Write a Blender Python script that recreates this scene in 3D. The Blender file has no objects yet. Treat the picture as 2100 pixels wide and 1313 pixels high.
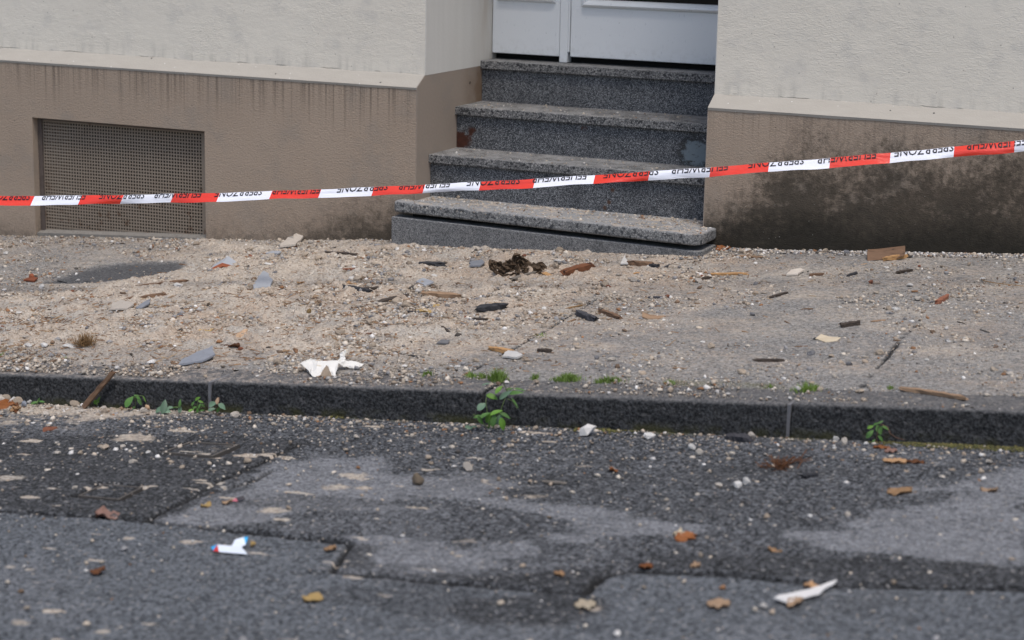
import bpy, bmesh, math, random
import numpy as np
from mathutils import Vector, Matrix

random.seed(7)
RNG = np.random.default_rng(11)
scene = bpy.context.scene
COL = scene.collection

# ------------------------------------------------------------------ camera
F_PX, PITCH, ROLL, YAW = 4082.28, 0.21642, 0.02077, 0.41883
CAM = np.array([3.77608, -7.52895, 1.63513])
IMG_W, IMG_CX, IMG_CY = 2100.0, 1050.0, 656.5
FW = np.array([-math.sin(YAW) * math.cos(PITCH), math.cos(YAW) * math.cos(PITCH), -math.sin(PITCH)])
_rt = np.array([math.cos(YAW), math.sin(YAW), 0.0])
_up = np.cross(_rt, FW)
RT = math.cos(ROLL) * _rt + math.sin(ROLL) * _up
UP = -math.sin(ROLL) * _rt + math.cos(ROLL) * _up
cam_d = bpy.data.cameras.new('camera')
cam_o = bpy.data.objects.new('camera', cam_d)
COL.objects.link(cam_o)
cam_o.matrix_world = Matrix(((RT[0], UP[0], -FW[0], CAM[0]), (RT[1], UP[1], -FW[1], CAM[1]),
                             (RT[2], UP[2], -FW[2], CAM[2]), (0, 0, 0, 1)))
cam_d.sensor_fit = 'HORIZONTAL'
cam_d.sensor_width = 36.0
cam_d.lens = F_PX / IMG_W * 36.0
cam_d.clip_start, cam_d.clip_end = 0.1, 500
cam_d.dof.use_dof = True
cam_d.dof.focus_distance = 7.3
cam_d.dof.aperture_fstop = 3.6
scene.camera = cam_o

# ------------------------------------------------------------------ sky, sun, exposure
SUN_EL, SUN_AZ = math.radians(68), math.radians(138)      # azimuth clockwise from +Y
world = bpy.data.worlds.new('World')
scene.world = world
world.use_nodes = True
wn = world.node_tree
wn.nodes.clear()
sky = wn.nodes.new('ShaderNodeTexSky')
sky.sky_type = 'NISHITA'
sky.sun_disc = False
sky.sun_elevation = SUN_EL
sky.sun_rotation = SUN_AZ
sky.air_density, sky.dust_density, sky.ozone_density = 1.0, 2.6, 1.3
bg = wn.nodes.new('ShaderNodeBackground')
bg.inputs['Strength'].default_value = 0.13
wo = wn.nodes.new('ShaderNodeOutputWorld')
wn.links.new(sky.outputs[0], bg.inputs[0])
wn.links.new(bg.outputs[0], wo.inputs[0])
sun_d = bpy.data.lights.new('sun', 'SUN')
sun_d.energy = 1.7
sun_d.angle = math.radians(16)
sun_d.color = (1.0, 0.935, 0.86)
sun_o = bpy.data.objects.new('sun', sun_d)
COL.objects.link(sun_o)
_sd = Vector((math.sin(SUN_AZ) * math.cos(SUN_EL), math.cos(SUN_AZ) * math.cos(SUN_EL), math.sin(SUN_EL)))
sun_o.rotation_euler = _sd.to_track_quat('Z', 'Y').to_euler()
sun_o.location = (0, -6, 8)
scene.view_settings.view_transform = 'Standard'
scene.view_settings.look = 'None'
scene.view_settings.exposure = 0.32
scene.view_settings.gamma = 1.0
scene.view_settings.use_curve_mapping = False
scene.render.engine = 'CYCLES'
scene.cycles.max_bounces = 6
scene.cycles.use_denoising = True

# ------------------------------------------------------------------ dimensions (metres; X along the facade, Y into the house)
PL = 0.0743                 # plinth stands proud by this much
OPEN_W = 1.2807             # width of the door recess
Z_LOW, Z_HIGH = 0.7858, 0.8315   # foot and head of the sloped ledge
DOOR_Y = 0.662
STEP_T, STEP_H, STEP_Z0, STEP_A = 0.2536, 0.1813, 0.8569, 0.5479
KERB_H, KERB_W = 0.098, 0.16


def pav_z(x, y): return 0.125 + 0.0755 * x + 0.02 * (y + PL)
def kerb_y(x): return 0.0492 * x - 2.487
def road_z(x, y):
    k = kerb_y(x)
    return pav_z(x, k) - KERB_H + 0.01 * (k - y)


def ray(u, v):
    return FW + (u - IMG_CX) / F_PX * RT - (v - IMG_CY) / F_PX * UP


def hit(u, v, fz):
    d = ray(u, v)
    lo, hi = 2.0, 16.0
    for _ in range(46):
        m = 0.5 * (lo + hi)
        p = CAM + d * m
        if p[2] > fz(p[0], p[1]): lo = m
        else: hi = m
    return CAM + d * 0.5 * (lo + hi)


def at(u, v):
    """ground point under a spot of the photograph: pavement, or road in front of the kerb"""
    p = hit(u, v, pav_z)
    if p[1] < kerb_y(p[0]) - 0.002:
        p = hit(u, v, road_z)
        if p[1] > kerb_y(p[0]) - 0.02:          # the kerb face itself
            d = ray(u, v)
            t = (0.0492 * CAM[0] - 2.507 - CAM[1]) / (d[1] - 0.0492 * d[0])
            p = CAM + d * t
    return p


def lift(u, v, gu, gv, dz=0.0):
    """point above the ground, standing at the distance of ground spot (gu, gv)"""
    g = at(gu, gv)
    z = float((g - CAM) @ FW) + dz
    return CAM + ray(u, v) * z


# ------------------------------------------------------------------ noise
def _hash(i, j, s):
    n = (i.astype(np.int64) * 374761393 + j.astype(np.int64) * 668265263 + s * 1442695041) & 0xffffffff
    n = ((n ^ (n >> 13)) * 1274126177) & 0xffffffff
    n = n ^ (n >> 16)
    return (n & 0xffffff) / float(0xffffff)


def vnoise(x, y, s=0):
    x = np.asarray(x, float); y = np.asarray(y, float)
    i = np.floor(x); j = np.floor(y)
    fx = x - i; fy = y - j
    fx = fx * fx * (3 - 2 * fx); fy = fy * fy * (3 - 2 * fy)
    a = _hash(i, j, s); b = _hash(i + 1, j, s); c = _hash(i, j + 1, s); d = _hash(i + 1, j + 1, s)
    return (a * (1 - fx) + b * fx) * (1 - fy) + (c * (1 - fx) + d * fx) * fy


def fbm(x, y, sc, octv=4, s=0):
    t = 0; a = 0.5; n = 0
    for k in range(octv):
        t = t + a * vnoise(np.asarray(x) * sc + 17.3 * k, np.asarray(y) * sc - 9.1 * k, s + k); n += a
        a *= 0.5; sc *= 2.03
    return t / n


def sstep(a, b, x):
    t = np.clip((x - a) / (b - a), 0, 1)
    return t * t * (3 - 2 * t)


def poly_sd(x, y, P):
    """signed distance to polygon, positive inside"""
    P = np.asarray(P)
    d = np.full(np.shape(x), 1e9); ins = np.zeros(np.shape(x), bool)
    for k in range(len(P)):
        ax, ay = P[k][:2]; bx, by = P[(k + 1) % len(P)][:2]
        ex, ey = bx - ax, by - ay
        t = np.clip(((x - ax) * ex + (y - ay) * ey) / (ex * ex + ey * ey + 1e-12), 0, 1)
        d = np.minimum(d, np.hypot(x - ax - t * ex, y - ay - t * ey))
        c = ((ay > y) != (by > y)) & (x < (bx - ax) * (y - ay) / (by - ay + 1e-12) + ax)
        ins ^= c
    return np.where(ins, d, -d)


def line_d(x, y, P):
    P = np.asarray(P)
    d = np.full(np.shape(x), 1e9)
    for k in range(len(P) - 1):
        ax, ay = P[k][:2]; bx, by = P[k + 1][:2]
        ex, ey = bx - ax, by - ay
        t = np.clip(((x - ax) * ex + (y - ay) * ey) / (ex * ex + ey * ey + 1e-12), 0, 1)
        d = np.minimum(d, np.hypot(x - ax - t * ex, y - ay - t * ey))
    return d


def spots(*uv): return [at(u, v) for u, v in uv]


# ------------------------------------------------------------------ shapes of the rubble field, worn patches and joints
RUBBLE = spots((-80, 640), (120, 592), (300, 585), (420, 530), (430, 500), (800, 504), (1050, 520), (1430, 534),
               (1330, 570), (1080, 600), (960, 660), (800, 705), (560, 730), (300, 742), (-80, 742))
CORE = spots((60, 640), (330, 590), (430, 530), (760, 530), (900, 580), (880, 640), (700, 680), (420, 690), (100, 700))
SWEPT = spots((95, 578), (175, 552), (240, 540), (372, 536), (366, 553), (300, 566), (190, 577))
SWEPT2 = spots((-60, 560), (60, 520), (240, 508), (330, 535), (240, 560), (100, 600), (-60, 595))
PAV_JOINTS = [spots((962, 763), (1000, 742), (1060, 712), (1120, 678), (1180, 640), (1225, 612)),
              spots((1768, 792), (1795, 760), (1822, 730), (1850, 692), (1878, 668))]
WORN = [spots((330, 1078), (470, 990), (560, 958), (850, 955), (1020, 985), (1130, 1020), (1230, 1052), (1440, 1078),
              (1430, 1100), (1200, 1100), (960, 1040), (840, 1035), (560, 1066), (420, 1084)),
        spots((735, 1132), (900, 1106), (1040, 1128), (1055, 1160), (900, 1180), (760, 1168)),
        spots((1590, 1095), (1840, 1052), (1950, 990), (2130, 950), (2130, 1168), (1930, 1150), (1900, 1128), (1690, 1128)),
        spots((-40, 945), (50, 952), (75, 985), (30, 1008), (-40, 1000))]
NEWER = [spots((-60, 1052), (300, 1072), (490, 1090), (720, 1114), (680, 1172), (900, 1192), (1200, 1217), (1230, 1182),
               (1290, 1169), (1500, 1180), (1720, 1201), (2160, 1210), (2200, 1400), (-100, 1400))]
TARRED = [spots((-60, 900), (500, 890), (640, 905), (520, 962), (385, 1050), (300, 1070), (-60, 1045)),
          spots((1290, 1165), (1300, 1140), (1500, 1135), (1700, 1140), (1900, 1145), (2130, 1172), (2130, 1206), (1720, 1198)),
          spots((680, 1168), (720, 1116), (800, 1120), (740, 1140), (780, 1172), (1060, 1175), (1200, 1160), (1280, 1165), (1200, 1212), (900, 1190)),
          spots((940, 1222), (1080, 1212), (1240, 1222), (1260, 1250), (1150, 1282), (960, 1278), (900, 1250))]
SEAMS = [spots((-60, 1046), (300, 1068), (490, 1088), (720, 1112)),
         spots((720, 1112), (680, 1170), (610, 1173)),
         spots((680, 1170), (900, 1191), (1200, 1215), (1232, 1181), (1290, 1168), (1500, 1178), (1720, 1200), (2160, 1209)),
         spots((300, 1068), (390, 1022), (440, 990), (500, 965), (620, 906)),
         spots((390, 1022), (520, 985), (560, 962))]


def mound(x, y):
    """height of the loose rubble above the paving"""
    sd = poly_sd(x, y, CORE)
    h = 0.022 * sstep(-0.3, 0.35, sd) * (0.25 + 1.1 * fbm(x, y, 5.0, 4, 3))
    wall = np.exp(-np.clip(-y - PL, 0, 9) / 0.10) * sstep(-0.9, -0.3, x) * (1 - sstep(1.2, 1.6, x))
    h = h + 0.022 * wall * fbm(x, y, 9.0, 3, 5)
    step = np.exp(-np.abs(y + 0.30) / 0.05) * sstep(-0.2, 0.1, x) * (1 - sstep(1.25, 1.45, x))
    h = h + 0.014 * step * fbm(x, y, 11.0, 3, 6)
    sw = sstep(-0.06, 0.03, poly_sd(x, y, SWEPT))
    return h * (1 - sw) - 0.012 * sw


def dust_amount(x, y):
    sd = poly_sd(x, y, RUBBLE)
    n = fbm(x, y, 3.0, 5, 21)
    d = sstep(-1.25, 0.2, sd + 1.0 * (n - 0.5)) * 0.95
    right = 0.43 + 0.75 * (fbm(x * 0.85, y * 1.3, 5.5, 5, 31) - 0.47)
    d = np.maximum(d * (0.72 + 0.75 * (fbm(x, y, 9.0, 4, 33) - 0.35)), right)
    back = sstep(-0.5, -0.15, y) * (1 - sstep(-0.6, 0.0, x))
    d = np.maximum(d, back * (0.45 + 0.6 * (fbm(x, y, 6.0, 4, 35) - 0.45)))
    d = d * (1 - 0.95 * sstep(-0.05, 0.03, poly_sd(x, y, SWEPT) + 0.08 * (n - 0.5)))
    d = d * (1 - 0.22 * sstep(-0.1, 0.12, poly_sd(x, y, SWEPT2) + 0.35 * (n - 0.5)))
    kerb = y - kerb_y(x)
    d = d * (0.62 + 0.38 * sstep(0.12, 0.5, kerb + 0.25 * (n - 0.5)))
    wallr = np.exp(-np.clip(-y - PL, 0, 9) / 0.06) * sstep(1.2, 1.5, x)
    return np.clip(d * (1 - 0.9 * wallr), 0, 1)


def surf(x, y):
    """walking surface: paving with rubble, kerb top, or road"""
    x = np.asarray(x, float); y = np.asarray(y, float)
    k = y - kerb_y(x)
    return np.where(k > KERB_W, pav_z(x, y) + mound(x, y), np.where(k > -0.012, pav_z(x, y), road_z(x, y)))


def ground(u, v):
    p = at(u, v)
    p = p.copy(); p[2] = float(surf(p[0], p[1]))
    return p


# ------------------------------------------------------------------ material helpers
class Mat:
    def __init__(self, name):
        self.m = bpy.data.materials.new(name); self.m.use_nodes = True
        self.nt = self.m.node_tree; self.nt.nodes.clear()
        self.out = self.nt.nodes.new('ShaderNodeOutputMaterial')
        self.b = self.nt.nodes.new('ShaderNodeBsdfPrincipled')
        self.nt.links.new(self.b.outputs[0], self.out.inputs[0])
        self.geo = None

    def put(self, sock, val):
        if hasattr(val, 'is_output'): self.nt.links.new(val, sock)
        elif val is not None:
            if isinstance(val, (tuple, list)) and len(val) == 3 and sock.type == 'RGBA': val = (*val, 1)
            sock.default_value = val

    def n(self, t, outp=0, ins=None, **props):
        nd = self.nt.nodes.new('ShaderNode' + t)
        for k, v in props.items(): setattr(nd, k, v)
        for k, v in (ins or {}).items(): self.put(nd.inputs[k], v)
        return nd.outputs[outp]

    def pos(self):
        if not self.geo: self.geo = self.nt.nodes.new('ShaderNodeNewGeometry')
        return self.geo.outputs['Position']

    def nrm(self):
        self.pos(); return self.geo.outputs['True Normal']

    def obj(self): return self.n('TexCoord', 'Object')
    def rnd(self): return self.n('ObjectInfo', 'Random')
    def attr(self, name, o='Fac'): return self.n('Attribute', o, attribute_name=name)
    def sep(self, v):
        nd = self.nt.nodes.new('ShaderNodeSeparateXYZ'); self.put(nd.inputs[0], v); return nd.outputs

    def scale(self, v, s): return self.n('VectorMath', 0, {0: v, 1: s}, operation='MULTIPLY')
    def noise(self, v, s, d=3, r=0.55, dist=0.0, o=0):
        return self.n('TexNoise', o, {'Vector': v, 'Scale': s, 'Detail': d, 'Roughness': r, 'Distortion': dist})
    def voro(self, v, s, feature='F1', o='Distance', r=1.0):
        return self.n('TexVoronoi', o, {'Vector': v, 'Scale': s, 'Randomness': r}, feature=feature)
    def mth(self, op, a, b=None, c=None, clamp=False):
        i = {0: a}
        if b is not None: i[1] = b
        if c is not None: i[2] = c
        return self.n('Math', 0, i, operation=op, use_clamp=clamp)
    def ss(self, v, a, b, lo=0.0, hi=1.0):
        return self.n('MapRange', 0, {0: v, 1: a, 2: b, 3: lo, 4: hi}, interpolation_type='SMOOTHSTEP')
    def lin(self, v, a, b, lo=0.0, hi=1.0):
        return self.n('MapRange', 0, {0: v, 1: a, 2: b, 3: lo, 4: hi})
    def mix(self, f, a, b, mode='MIX'):
        nd = self.nt.nodes.new('ShaderNodeMix'); nd.data_type = 'RGBA'; nd.blend_type = mode
        self.put(nd.inputs[0], f); self.put(nd.inputs[6], a); self.put(nd.inputs[7], b)
        return nd.outputs[2]
    def ramp(self, f, stops):
        nd = self.nt.nodes.new('ShaderNodeValToRGB'); cr = nd.color_ramp
        while len(cr.elements) < len(stops): cr.elements.new(0.5)
        for e, (p, c) in zip(cr.elements, stops): e.position = p; e.color = (*c, 1)
        self.put(nd.inputs[0], f); return nd.outputs[0]
    def spot(self, c, r, soft, wob=None):
        d = self.n('VectorMath', 'Value', {0: self.pos(), 1: c}, operation='DISTANCE')
        if wob is not None: d = self.mth('ADD', d, wob)
        return self.ss(d, r + soft, r - soft)
    def bump(self, h, strength=0.5, dist=0.005, prev=None):
        i = {'Height': h, 'Strength': strength, 'Distance': dist}
        if prev is not None: i['Normal'] = prev
        return self.n('Bump', 0, i)
    def fin(self, col, rough=0.85, bump=None, spec=0.3, **kw):
        self.put(self.b.inputs['Base Color'], col); self.put(self.b.inputs['Roughness'], rough)
        self.b.inputs['Specular IOR Level'].default_value = spec
        if bump is not None: self.put(self.b.inputs['Normal'], bump)
        for k, v in kw.items(): self.put(self.b.inputs[k], v)
        return self.m


MATS = {}


def mat_wall():
    M = Mat('stucco_pale'); P = M.pos()
    big = M.noise(P, 1.3, 4); mid = M.noise(P, 9, 4)
    c = M.mix(big, (0.65, 0.605, 0.52), (0.77, 0.725, 0.63))
    c = M.mix(M.mth('MULTIPLY', M.ss(mid, 0.5, 0.75), 0.35), c, (0.44, 0.43, 0.41))
    sp = M.voro(P, 22, o='Distance')
    c = M.mix(M.ss(sp, 0.075, 0.05, 0, 0.55), c, (0.17, 0.16, 0.15))
    z = M.sep(P)[2]
    low = M.mth('MULTIPLY', M.ss(z, Z_HIGH + 0.10, Z_HIGH), M.ss(M.noise(M.scale(P, (30, 30, 4)), 1.0, 4), 0.45, 0.8))
    c = M.mix(M.mth('MULTIPLY', low, 0.5), c, (0.36, 0.35, 0.31))
    cz = M.mth('SUBTRACT', z, M.mth('MULTIPLY_ADD', M.noise(M.scale(P, (9, 9, 0)), 1.0, 5, 0.6), 0.022, Z_HIGH - 0.004))
    crack = M.mth('MULTIPLY', M.ss(M.mth('ABSOLUTE', cz), 0.0022, 0.0008), M.ss(M.noise(M.scale(P, (3.1, 3.1, 0)), 1.7, 3), 0.50, 0.58))
    c = M.mix(M.mth('MULTIPLY', crack, 0.75), c, (0.12, 0.11, 0.095))
    trow = M.noise(M.scale(P, (0.55, 1, 1.35)), 75, 5, 0.62, 1.2)
    amt = M.ss(M.noise(P, 3.3, 4), 0.38, 0.66, 0.25, 1.15)
    h = M.mth('ADD', M.mth('MULTIPLY', trow, amt), M.mth('MULTIPLY', M.noise(P, 230, 3), 0.3))
    h = M.mth('ADD', h, M.mth('MULTIPLY', M.noise(M.scale(P, (0.6, 1, 1.2)), 14, 3), 0.9))
    return M.fin(c, 0.9, M.bump(h, 0.4, 0.006))


def mat_reveal():
    M = Mat('reveal_paint_pale'); P = M.pos()
    st = M.noise(M.scale(P, (14, 14, 1.2)), 1.6, 4)
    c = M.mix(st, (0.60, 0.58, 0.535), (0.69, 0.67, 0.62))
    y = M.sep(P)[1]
    door_shade = M.mth('MULTIPLY', M.ss(y, 0.42, 0.64), M.ss(M.noise(M.scale(P, (10, 10, 2)), 1.0, 3), 0.3, 0.7))  # warm shade toward the door, painted into the colour
    c = M.mix(M.mth('MULTIPLY', door_shade, 0.7), c, (0.46, 0.38, 0.29))
    return M.fin(c, 0.75, M.bump(M.noise(P, 60, 4), 0.2, 0.003))


def plinth_colour(M, P):
    X, Y, Z = M.sep(P)
    tone = M.noise(P, 2.2, 4)
    c = M.mix(tone, (0.315, 0.245, 0.185), (0.41, 0.33, 0.257))
    c = M.mix(M.mth('MULTIPLY', M.ss(M.noise(P, 7, 4), 0.5, 0.72), 0.4), c, (0.265, 0.235, 0.20))
    return c, X, Y, Z


def mat_plinth():
    M = Mat('plinth_paint'); P = M.pos()
    c, X, Y, Z = plinth_colour(M, P)
    # water streaks running down from the ledge
    drip = M.noise(M.scale(P, (48, 48, 0.35)), 1.6, 5, 0.7)
    reach = M.noise(M.scale(P, (26, 26, 0.1)), 1.1, 3)
    top = M.ss(M.mth('ADD', Z, M.mth('MULTIPLY', reach, 0.42)), Z_LOW + 0.0, Z_LOW + 0.26)
    left = M.ss(X, 0.3, 0.0, 0.45, 1.0)
    f = M.mth('MULTIPLY', M.mth('MULTIPLY', M.ss(drip, 0.46, 0.62), top), left)
    c = M.mix(M.mth('MULTIPLY', f, 0.62), c, (0.075, 0.058, 0.045))
    # black algae growing up from the damp foot of the wall, strongest right of the steps
    hgt = M.mth('SUBTRACT', Z, M.mth('MULTIPLY_ADD', X, 0.0755, 0.125))
    n1 = M.noise(P, 3.2, 6, 0.68); n2 = M.noise(P, 38, 4, 0.7)
    amp = M.mth('ADD', M.mth('MULTIPLY', M.ss(X, 1.2, 1.3), M.ss(X, 1.28, 1.66, 0.12, 0.36)), M.mth('MULTIPLY', M.ss(X, -0.75, -0.12), M.ss(X, 0.5, 0.1, 0, 0.16)))
    amp = M.mth('ADD', amp, 0.035)
    wob = M.mth('MULTIPLY', M.mth('SUBTRACT', M.mth('ADD', n1, M.mth('MULTIPLY', n2, 0.9)), 0.95), 0.62)
    q = M.mth('SUBTRACT', amp, M.mth('ADD', hgt, M.mth('MULTIPLY', wob, M.mth('MULTIPLY_ADD', amp, 1.2, 0.1))))
    al = M.mth('MULTIPLY', M.ss(q, -0.24, 0.20), M.ss(M.mth('ADD', M.mth('ADD', M.mth('MULTIPLY', M.noise(P, 34, 6, 0.8), 0.9), M.mth('MULTIPLY', M.noise(M.scale(P, (1, 1, 0.4)), 120, 4, 0.7), 0.5)), M.mth('MULTIPLY', q, 1.7)), 0.46, 0.92))
    al = M.mth('MULTIPLY', al, M.ss(M.mth('SUBTRACT', M.noise(M.scale(P, (1, 1, 1.4)), 9, 6, 0.72), M.mth('MULTIPLY', q, 0.35)), 0.66, 0.46, 0.45, 1.0))
    c = M.mix(M.mth('MULTIPLY', al, 0.87), c, M.mix(n2, (0.010, 0.009, 0.007), (0.062, 0.052, 0.037)))
    foot = M.mth('MULTIPLY', M.ss(M.mth('ADD', hgt, M.mth('MULTIPLY', M.mth('SUBTRACT', M.mth('ADD', n1, M.mth('MULTIPLY', n2, 0.6)), 0.8), 0.22)), 0.21, 0.03), M.ss(X, 1.2, 1.3))
    c = M.mix(M.mth('MULTIPLY', foot, 0.85), c, M.mix(n2, (0.009, 0.009, 0.007), (0.034, 0.030, 0.022)))
    # pale spatter
    sp = M.voro(P, 42, o='Distance')
    c = M.mix(M.mth('MULTIPLY', M.ss(sp, 0.06, 0.035), M.ss(M.noise(P, 2.0, 2), 0.45, 0.6)), c, (0.5, 0.48, 0.44))
    sp2 = M.voro(M.scale(P, (1, 1, 1)), 17, o='Distance')
    c = M.mix(M.ss(sp2, 0.05, 0.03, 0, 0.7), c, (0.03, 0.025, 0.02))
    h = M.mth('ADD', M.noise(M.scale(P, (0.8, 1, 1.2)), 120, 5, 0.65, 0.6), M.mth('MULTIPLY', M.noise(P, 260, 3), 0.5))
    return M.fin(c, 0.9, M.bump(h, 0.6, 0.007))


def mat_plinth_side():
    M = Mat('plinth_paint_smooth'); P = M.pos()
    c, X, Y, Z = plinth_colour(M, P)
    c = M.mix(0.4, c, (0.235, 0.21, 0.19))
    c = M.mix(M.mth('MULTIPLY', M.ss(Y, 0.33, 0.55), M.ss(M.noise(P, 9, 4), 0.35, 0.6, 0.3, 0.9)), c, (0.19, 0.125, 0.078))  # brown shade deeper in the recess, put into the paint colour
    st = M.noise(M.scale(P, (24, 24, 1.6)), 2.0, 3)
    c = M.mix(M.ss(st, 0.68, 0.75, 0, 0.35), c, (0.36, 0.345, 0.32))
    sp = M.voro(P, 60, o='Distance')
    c = M.mix(M.ss(sp, 0.07, 0.05), c, (0.45, 0.42, 0.38))
    c = M.mix(M.spot((0.0, 0.443, 0.765), 0.012, 0.003, M.mth('MULTIPLY', M.noise(P, 90, 2), 0.012)), c, (0.015, 0.012, 0.01))
    return M.fin(c, 0.8, M.bump(M.noise(P, 70, 4), 0.25, 0.003))


def mat_ledge():
    M = Mat('ledge_paint'); P = M.pos()
    n = M.noise(M.scale(P, (1, 3, 3)), 9, 5, 0.65)
    c = M.mix(n, (0.335, 0.31, 0.272), (0.42, 0.395, 0.35))
    sp = M.voro(P, 30, o='Distance')
    c = M.mix(M.ss(sp, 0.07, 0.05), c, (0.78, 0.78, 0.77))
    sp2 = M.voro(M.scale(P, (1.1, 1, 1)), 12, o='Distance')
    c = M.mix(M.ss(sp2, 0.06, 0.045), c, (0.05, 0.05, 0.05))
    return M.fin(c, 0.85, M.bump(M.noise(P, 120, 4), 0.3, 0.003))


def mat_door():
    M = Mat('door_paint'); P = M.pos()
    n = M.noise(P, 3.2, 5, 0.6)
    c = M.mix(n, (0.71, 0.735, 0.745), (0.79, 0.81, 0.815))
    sc = M.noise(M.scale(P, (14, 1, 5)), 6, 5, 0.7)
    c = M.mix(M.ss(sc, 0.60, 0.70, 0, 0.5), c, (0.42, 0.45, 0.48))
    z = M.sep(P)[2]
    c = M.mix(M.mth('MULTIPLY', M.ss(z, 0.97, 0.89), M.ss(M.noise(P, 30, 5, 0.7), 0.45, 0.65, 0, 0.22)), c, (0.40, 0.39, 0.36))
    sp = M.voro(P, 20, o='Distance')
    c = M.mix(M.ss(sp, 0.04, 0.025, 0, 0.8), c, (0.14, 0.14, 0.13))
    return M.fin(c, 0.42, M.bump(M.noise(P, 40, 3), 0.05, 0.002), 0.4)


def mat_terrazzo(name, scale, chip_a, chip_b, matrix, edge, dust, rust=False):
    M = Mat(name); P = M.pos()
    W = M.n('VectorMath', 0, {0: P, 1: M.scale(M.n('TexNoise', 1, {'Vector': P, 'Scale': scale * 0.8, 'Detail': 2.0}), (0.5 / scale,) * 3)}, operation='ADD')
    e = M.voro(W, scale, 'DISTANCE_TO_EDGE', 'Distance')
    rc = M.sep(M.voro(W, scale, 'F1', 'Color'))[0]
    chip = M.mix(rc, chip_a, chip_b)
    f = M.mth('MULTIPLY', M.ss(e, edge, edge + 0.06), M.ss(rc, 0.04, 0.2))
    c = M.mix(f, matrix, chip)
    c = M.mix(M.mth('MULTIPLY', M.ss(M.noise(P, 5, 5, 0.65), 0.45, 0.75), 0.5), c, tuple(v * 0.6 for v in matrix))
    if rust:
        wob = M.mth('MULTIPLY', M.mth('SUBTRACT', M.noise(P, 22, 5, 0.7), 0.5), 0.22)
        y2 = STEP_A - STEP_T + 0.018; z2 = STEP_Z0 - STEP_H
        r = M.spot((0.075, y2, z2 - 0.105), 0.022, 0.008, M.mth('MULTIPLY', wob, 0.35))
        r2 = M.spot((0.015, y2, z2 - 0.150), 0.045, 0.012, M.mth('MULTIPLY', wob, 0.5))
        r3 = M.spot((0.597, y2, z2 - 0.054), 0.012, 0.006, M.mth('MULTIPLY', wob, 0.3))
        rr = M.mth('MAXIMUM', M.mth('MAXIMUM', r, r2), r3)
        c = M.mix(rr, c, M.mix(M.noise(P, 60, 3), (0.016, 0.008, 0.006), (0.085, 0.024, 0.011)))
        # smooth grey-blue repair filler at the right end of the second riser
        rp = M.mth('MULTIPLY', M.spot((1.105, y2, z2 - 0.125), 0.052, 0.012, M.mth('MULTIPLY', wob, 0.7)), 0.8)
        rim = M.spot((1.10, y2, z2 - 0.122), 0.070, 0.006, M.mth('MULTIPLY', wob, 0.5))
        c = M.mix(M.mth('MULTIPLY', rim, 0.8), c, (0.03, 0.03, 0.03))
        c = M.mix(rp, c, M.mix(M.ss(M.noise(M.scale(P, (20, 20, 60)), 2.0, 4), 0.60, 0.68), (0.20, 0.245, 0.27), (0.06, 0.055, 0.05)))
        for (sx, sz, st) in ((0.839, 0.089, 2), (0.807, 0.165, 2), (0.826, 0.14, 2)):
            y3 = STEP_A - 2 * STEP_T + 0.02
            c = M.mix(M.spot((sx, y3, STEP_Z0 - 2 * STEP_H - sz), 0.009, 0.004, M.mth('MULTIPLY', wob, 0.1)), c, (0.07, 0.035, 0.02))
    nz = M.sep(M.nrm())[2]
    dn = M.noise(P, 14, 5, 0.65)
    dk = M.mth('MULTIPLY', M.ss(nz, 0.5, 0.9), M.ss(dn, 0.62 - dust, 1.02 - dust))
    c = M.mix(dk, c, M.mix(M.noise(P, 40, 3), (0.22, 0.226, 0.236), (0.33, 0.325, 0.315)))
    if dust > 0.3:
        c = M.mix(M.mth('MULTIPLY', M.ss(nz, 0.5, 0.9), M.ss(M.noise(M.scale(P, (1, 2, 1)), 11, 4, 0.6), 0.52, 0.66, 0, 0.8)), c, (0.46, 0.38, 0.30))
    h = M.mth('ADD', M.mth('MULTIPLY', f, 0.25), M.noise(P, 180, 3))
    return M.fin(c, 0.68, M.bump(h, 0.35, 0.002), 0.35)


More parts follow.
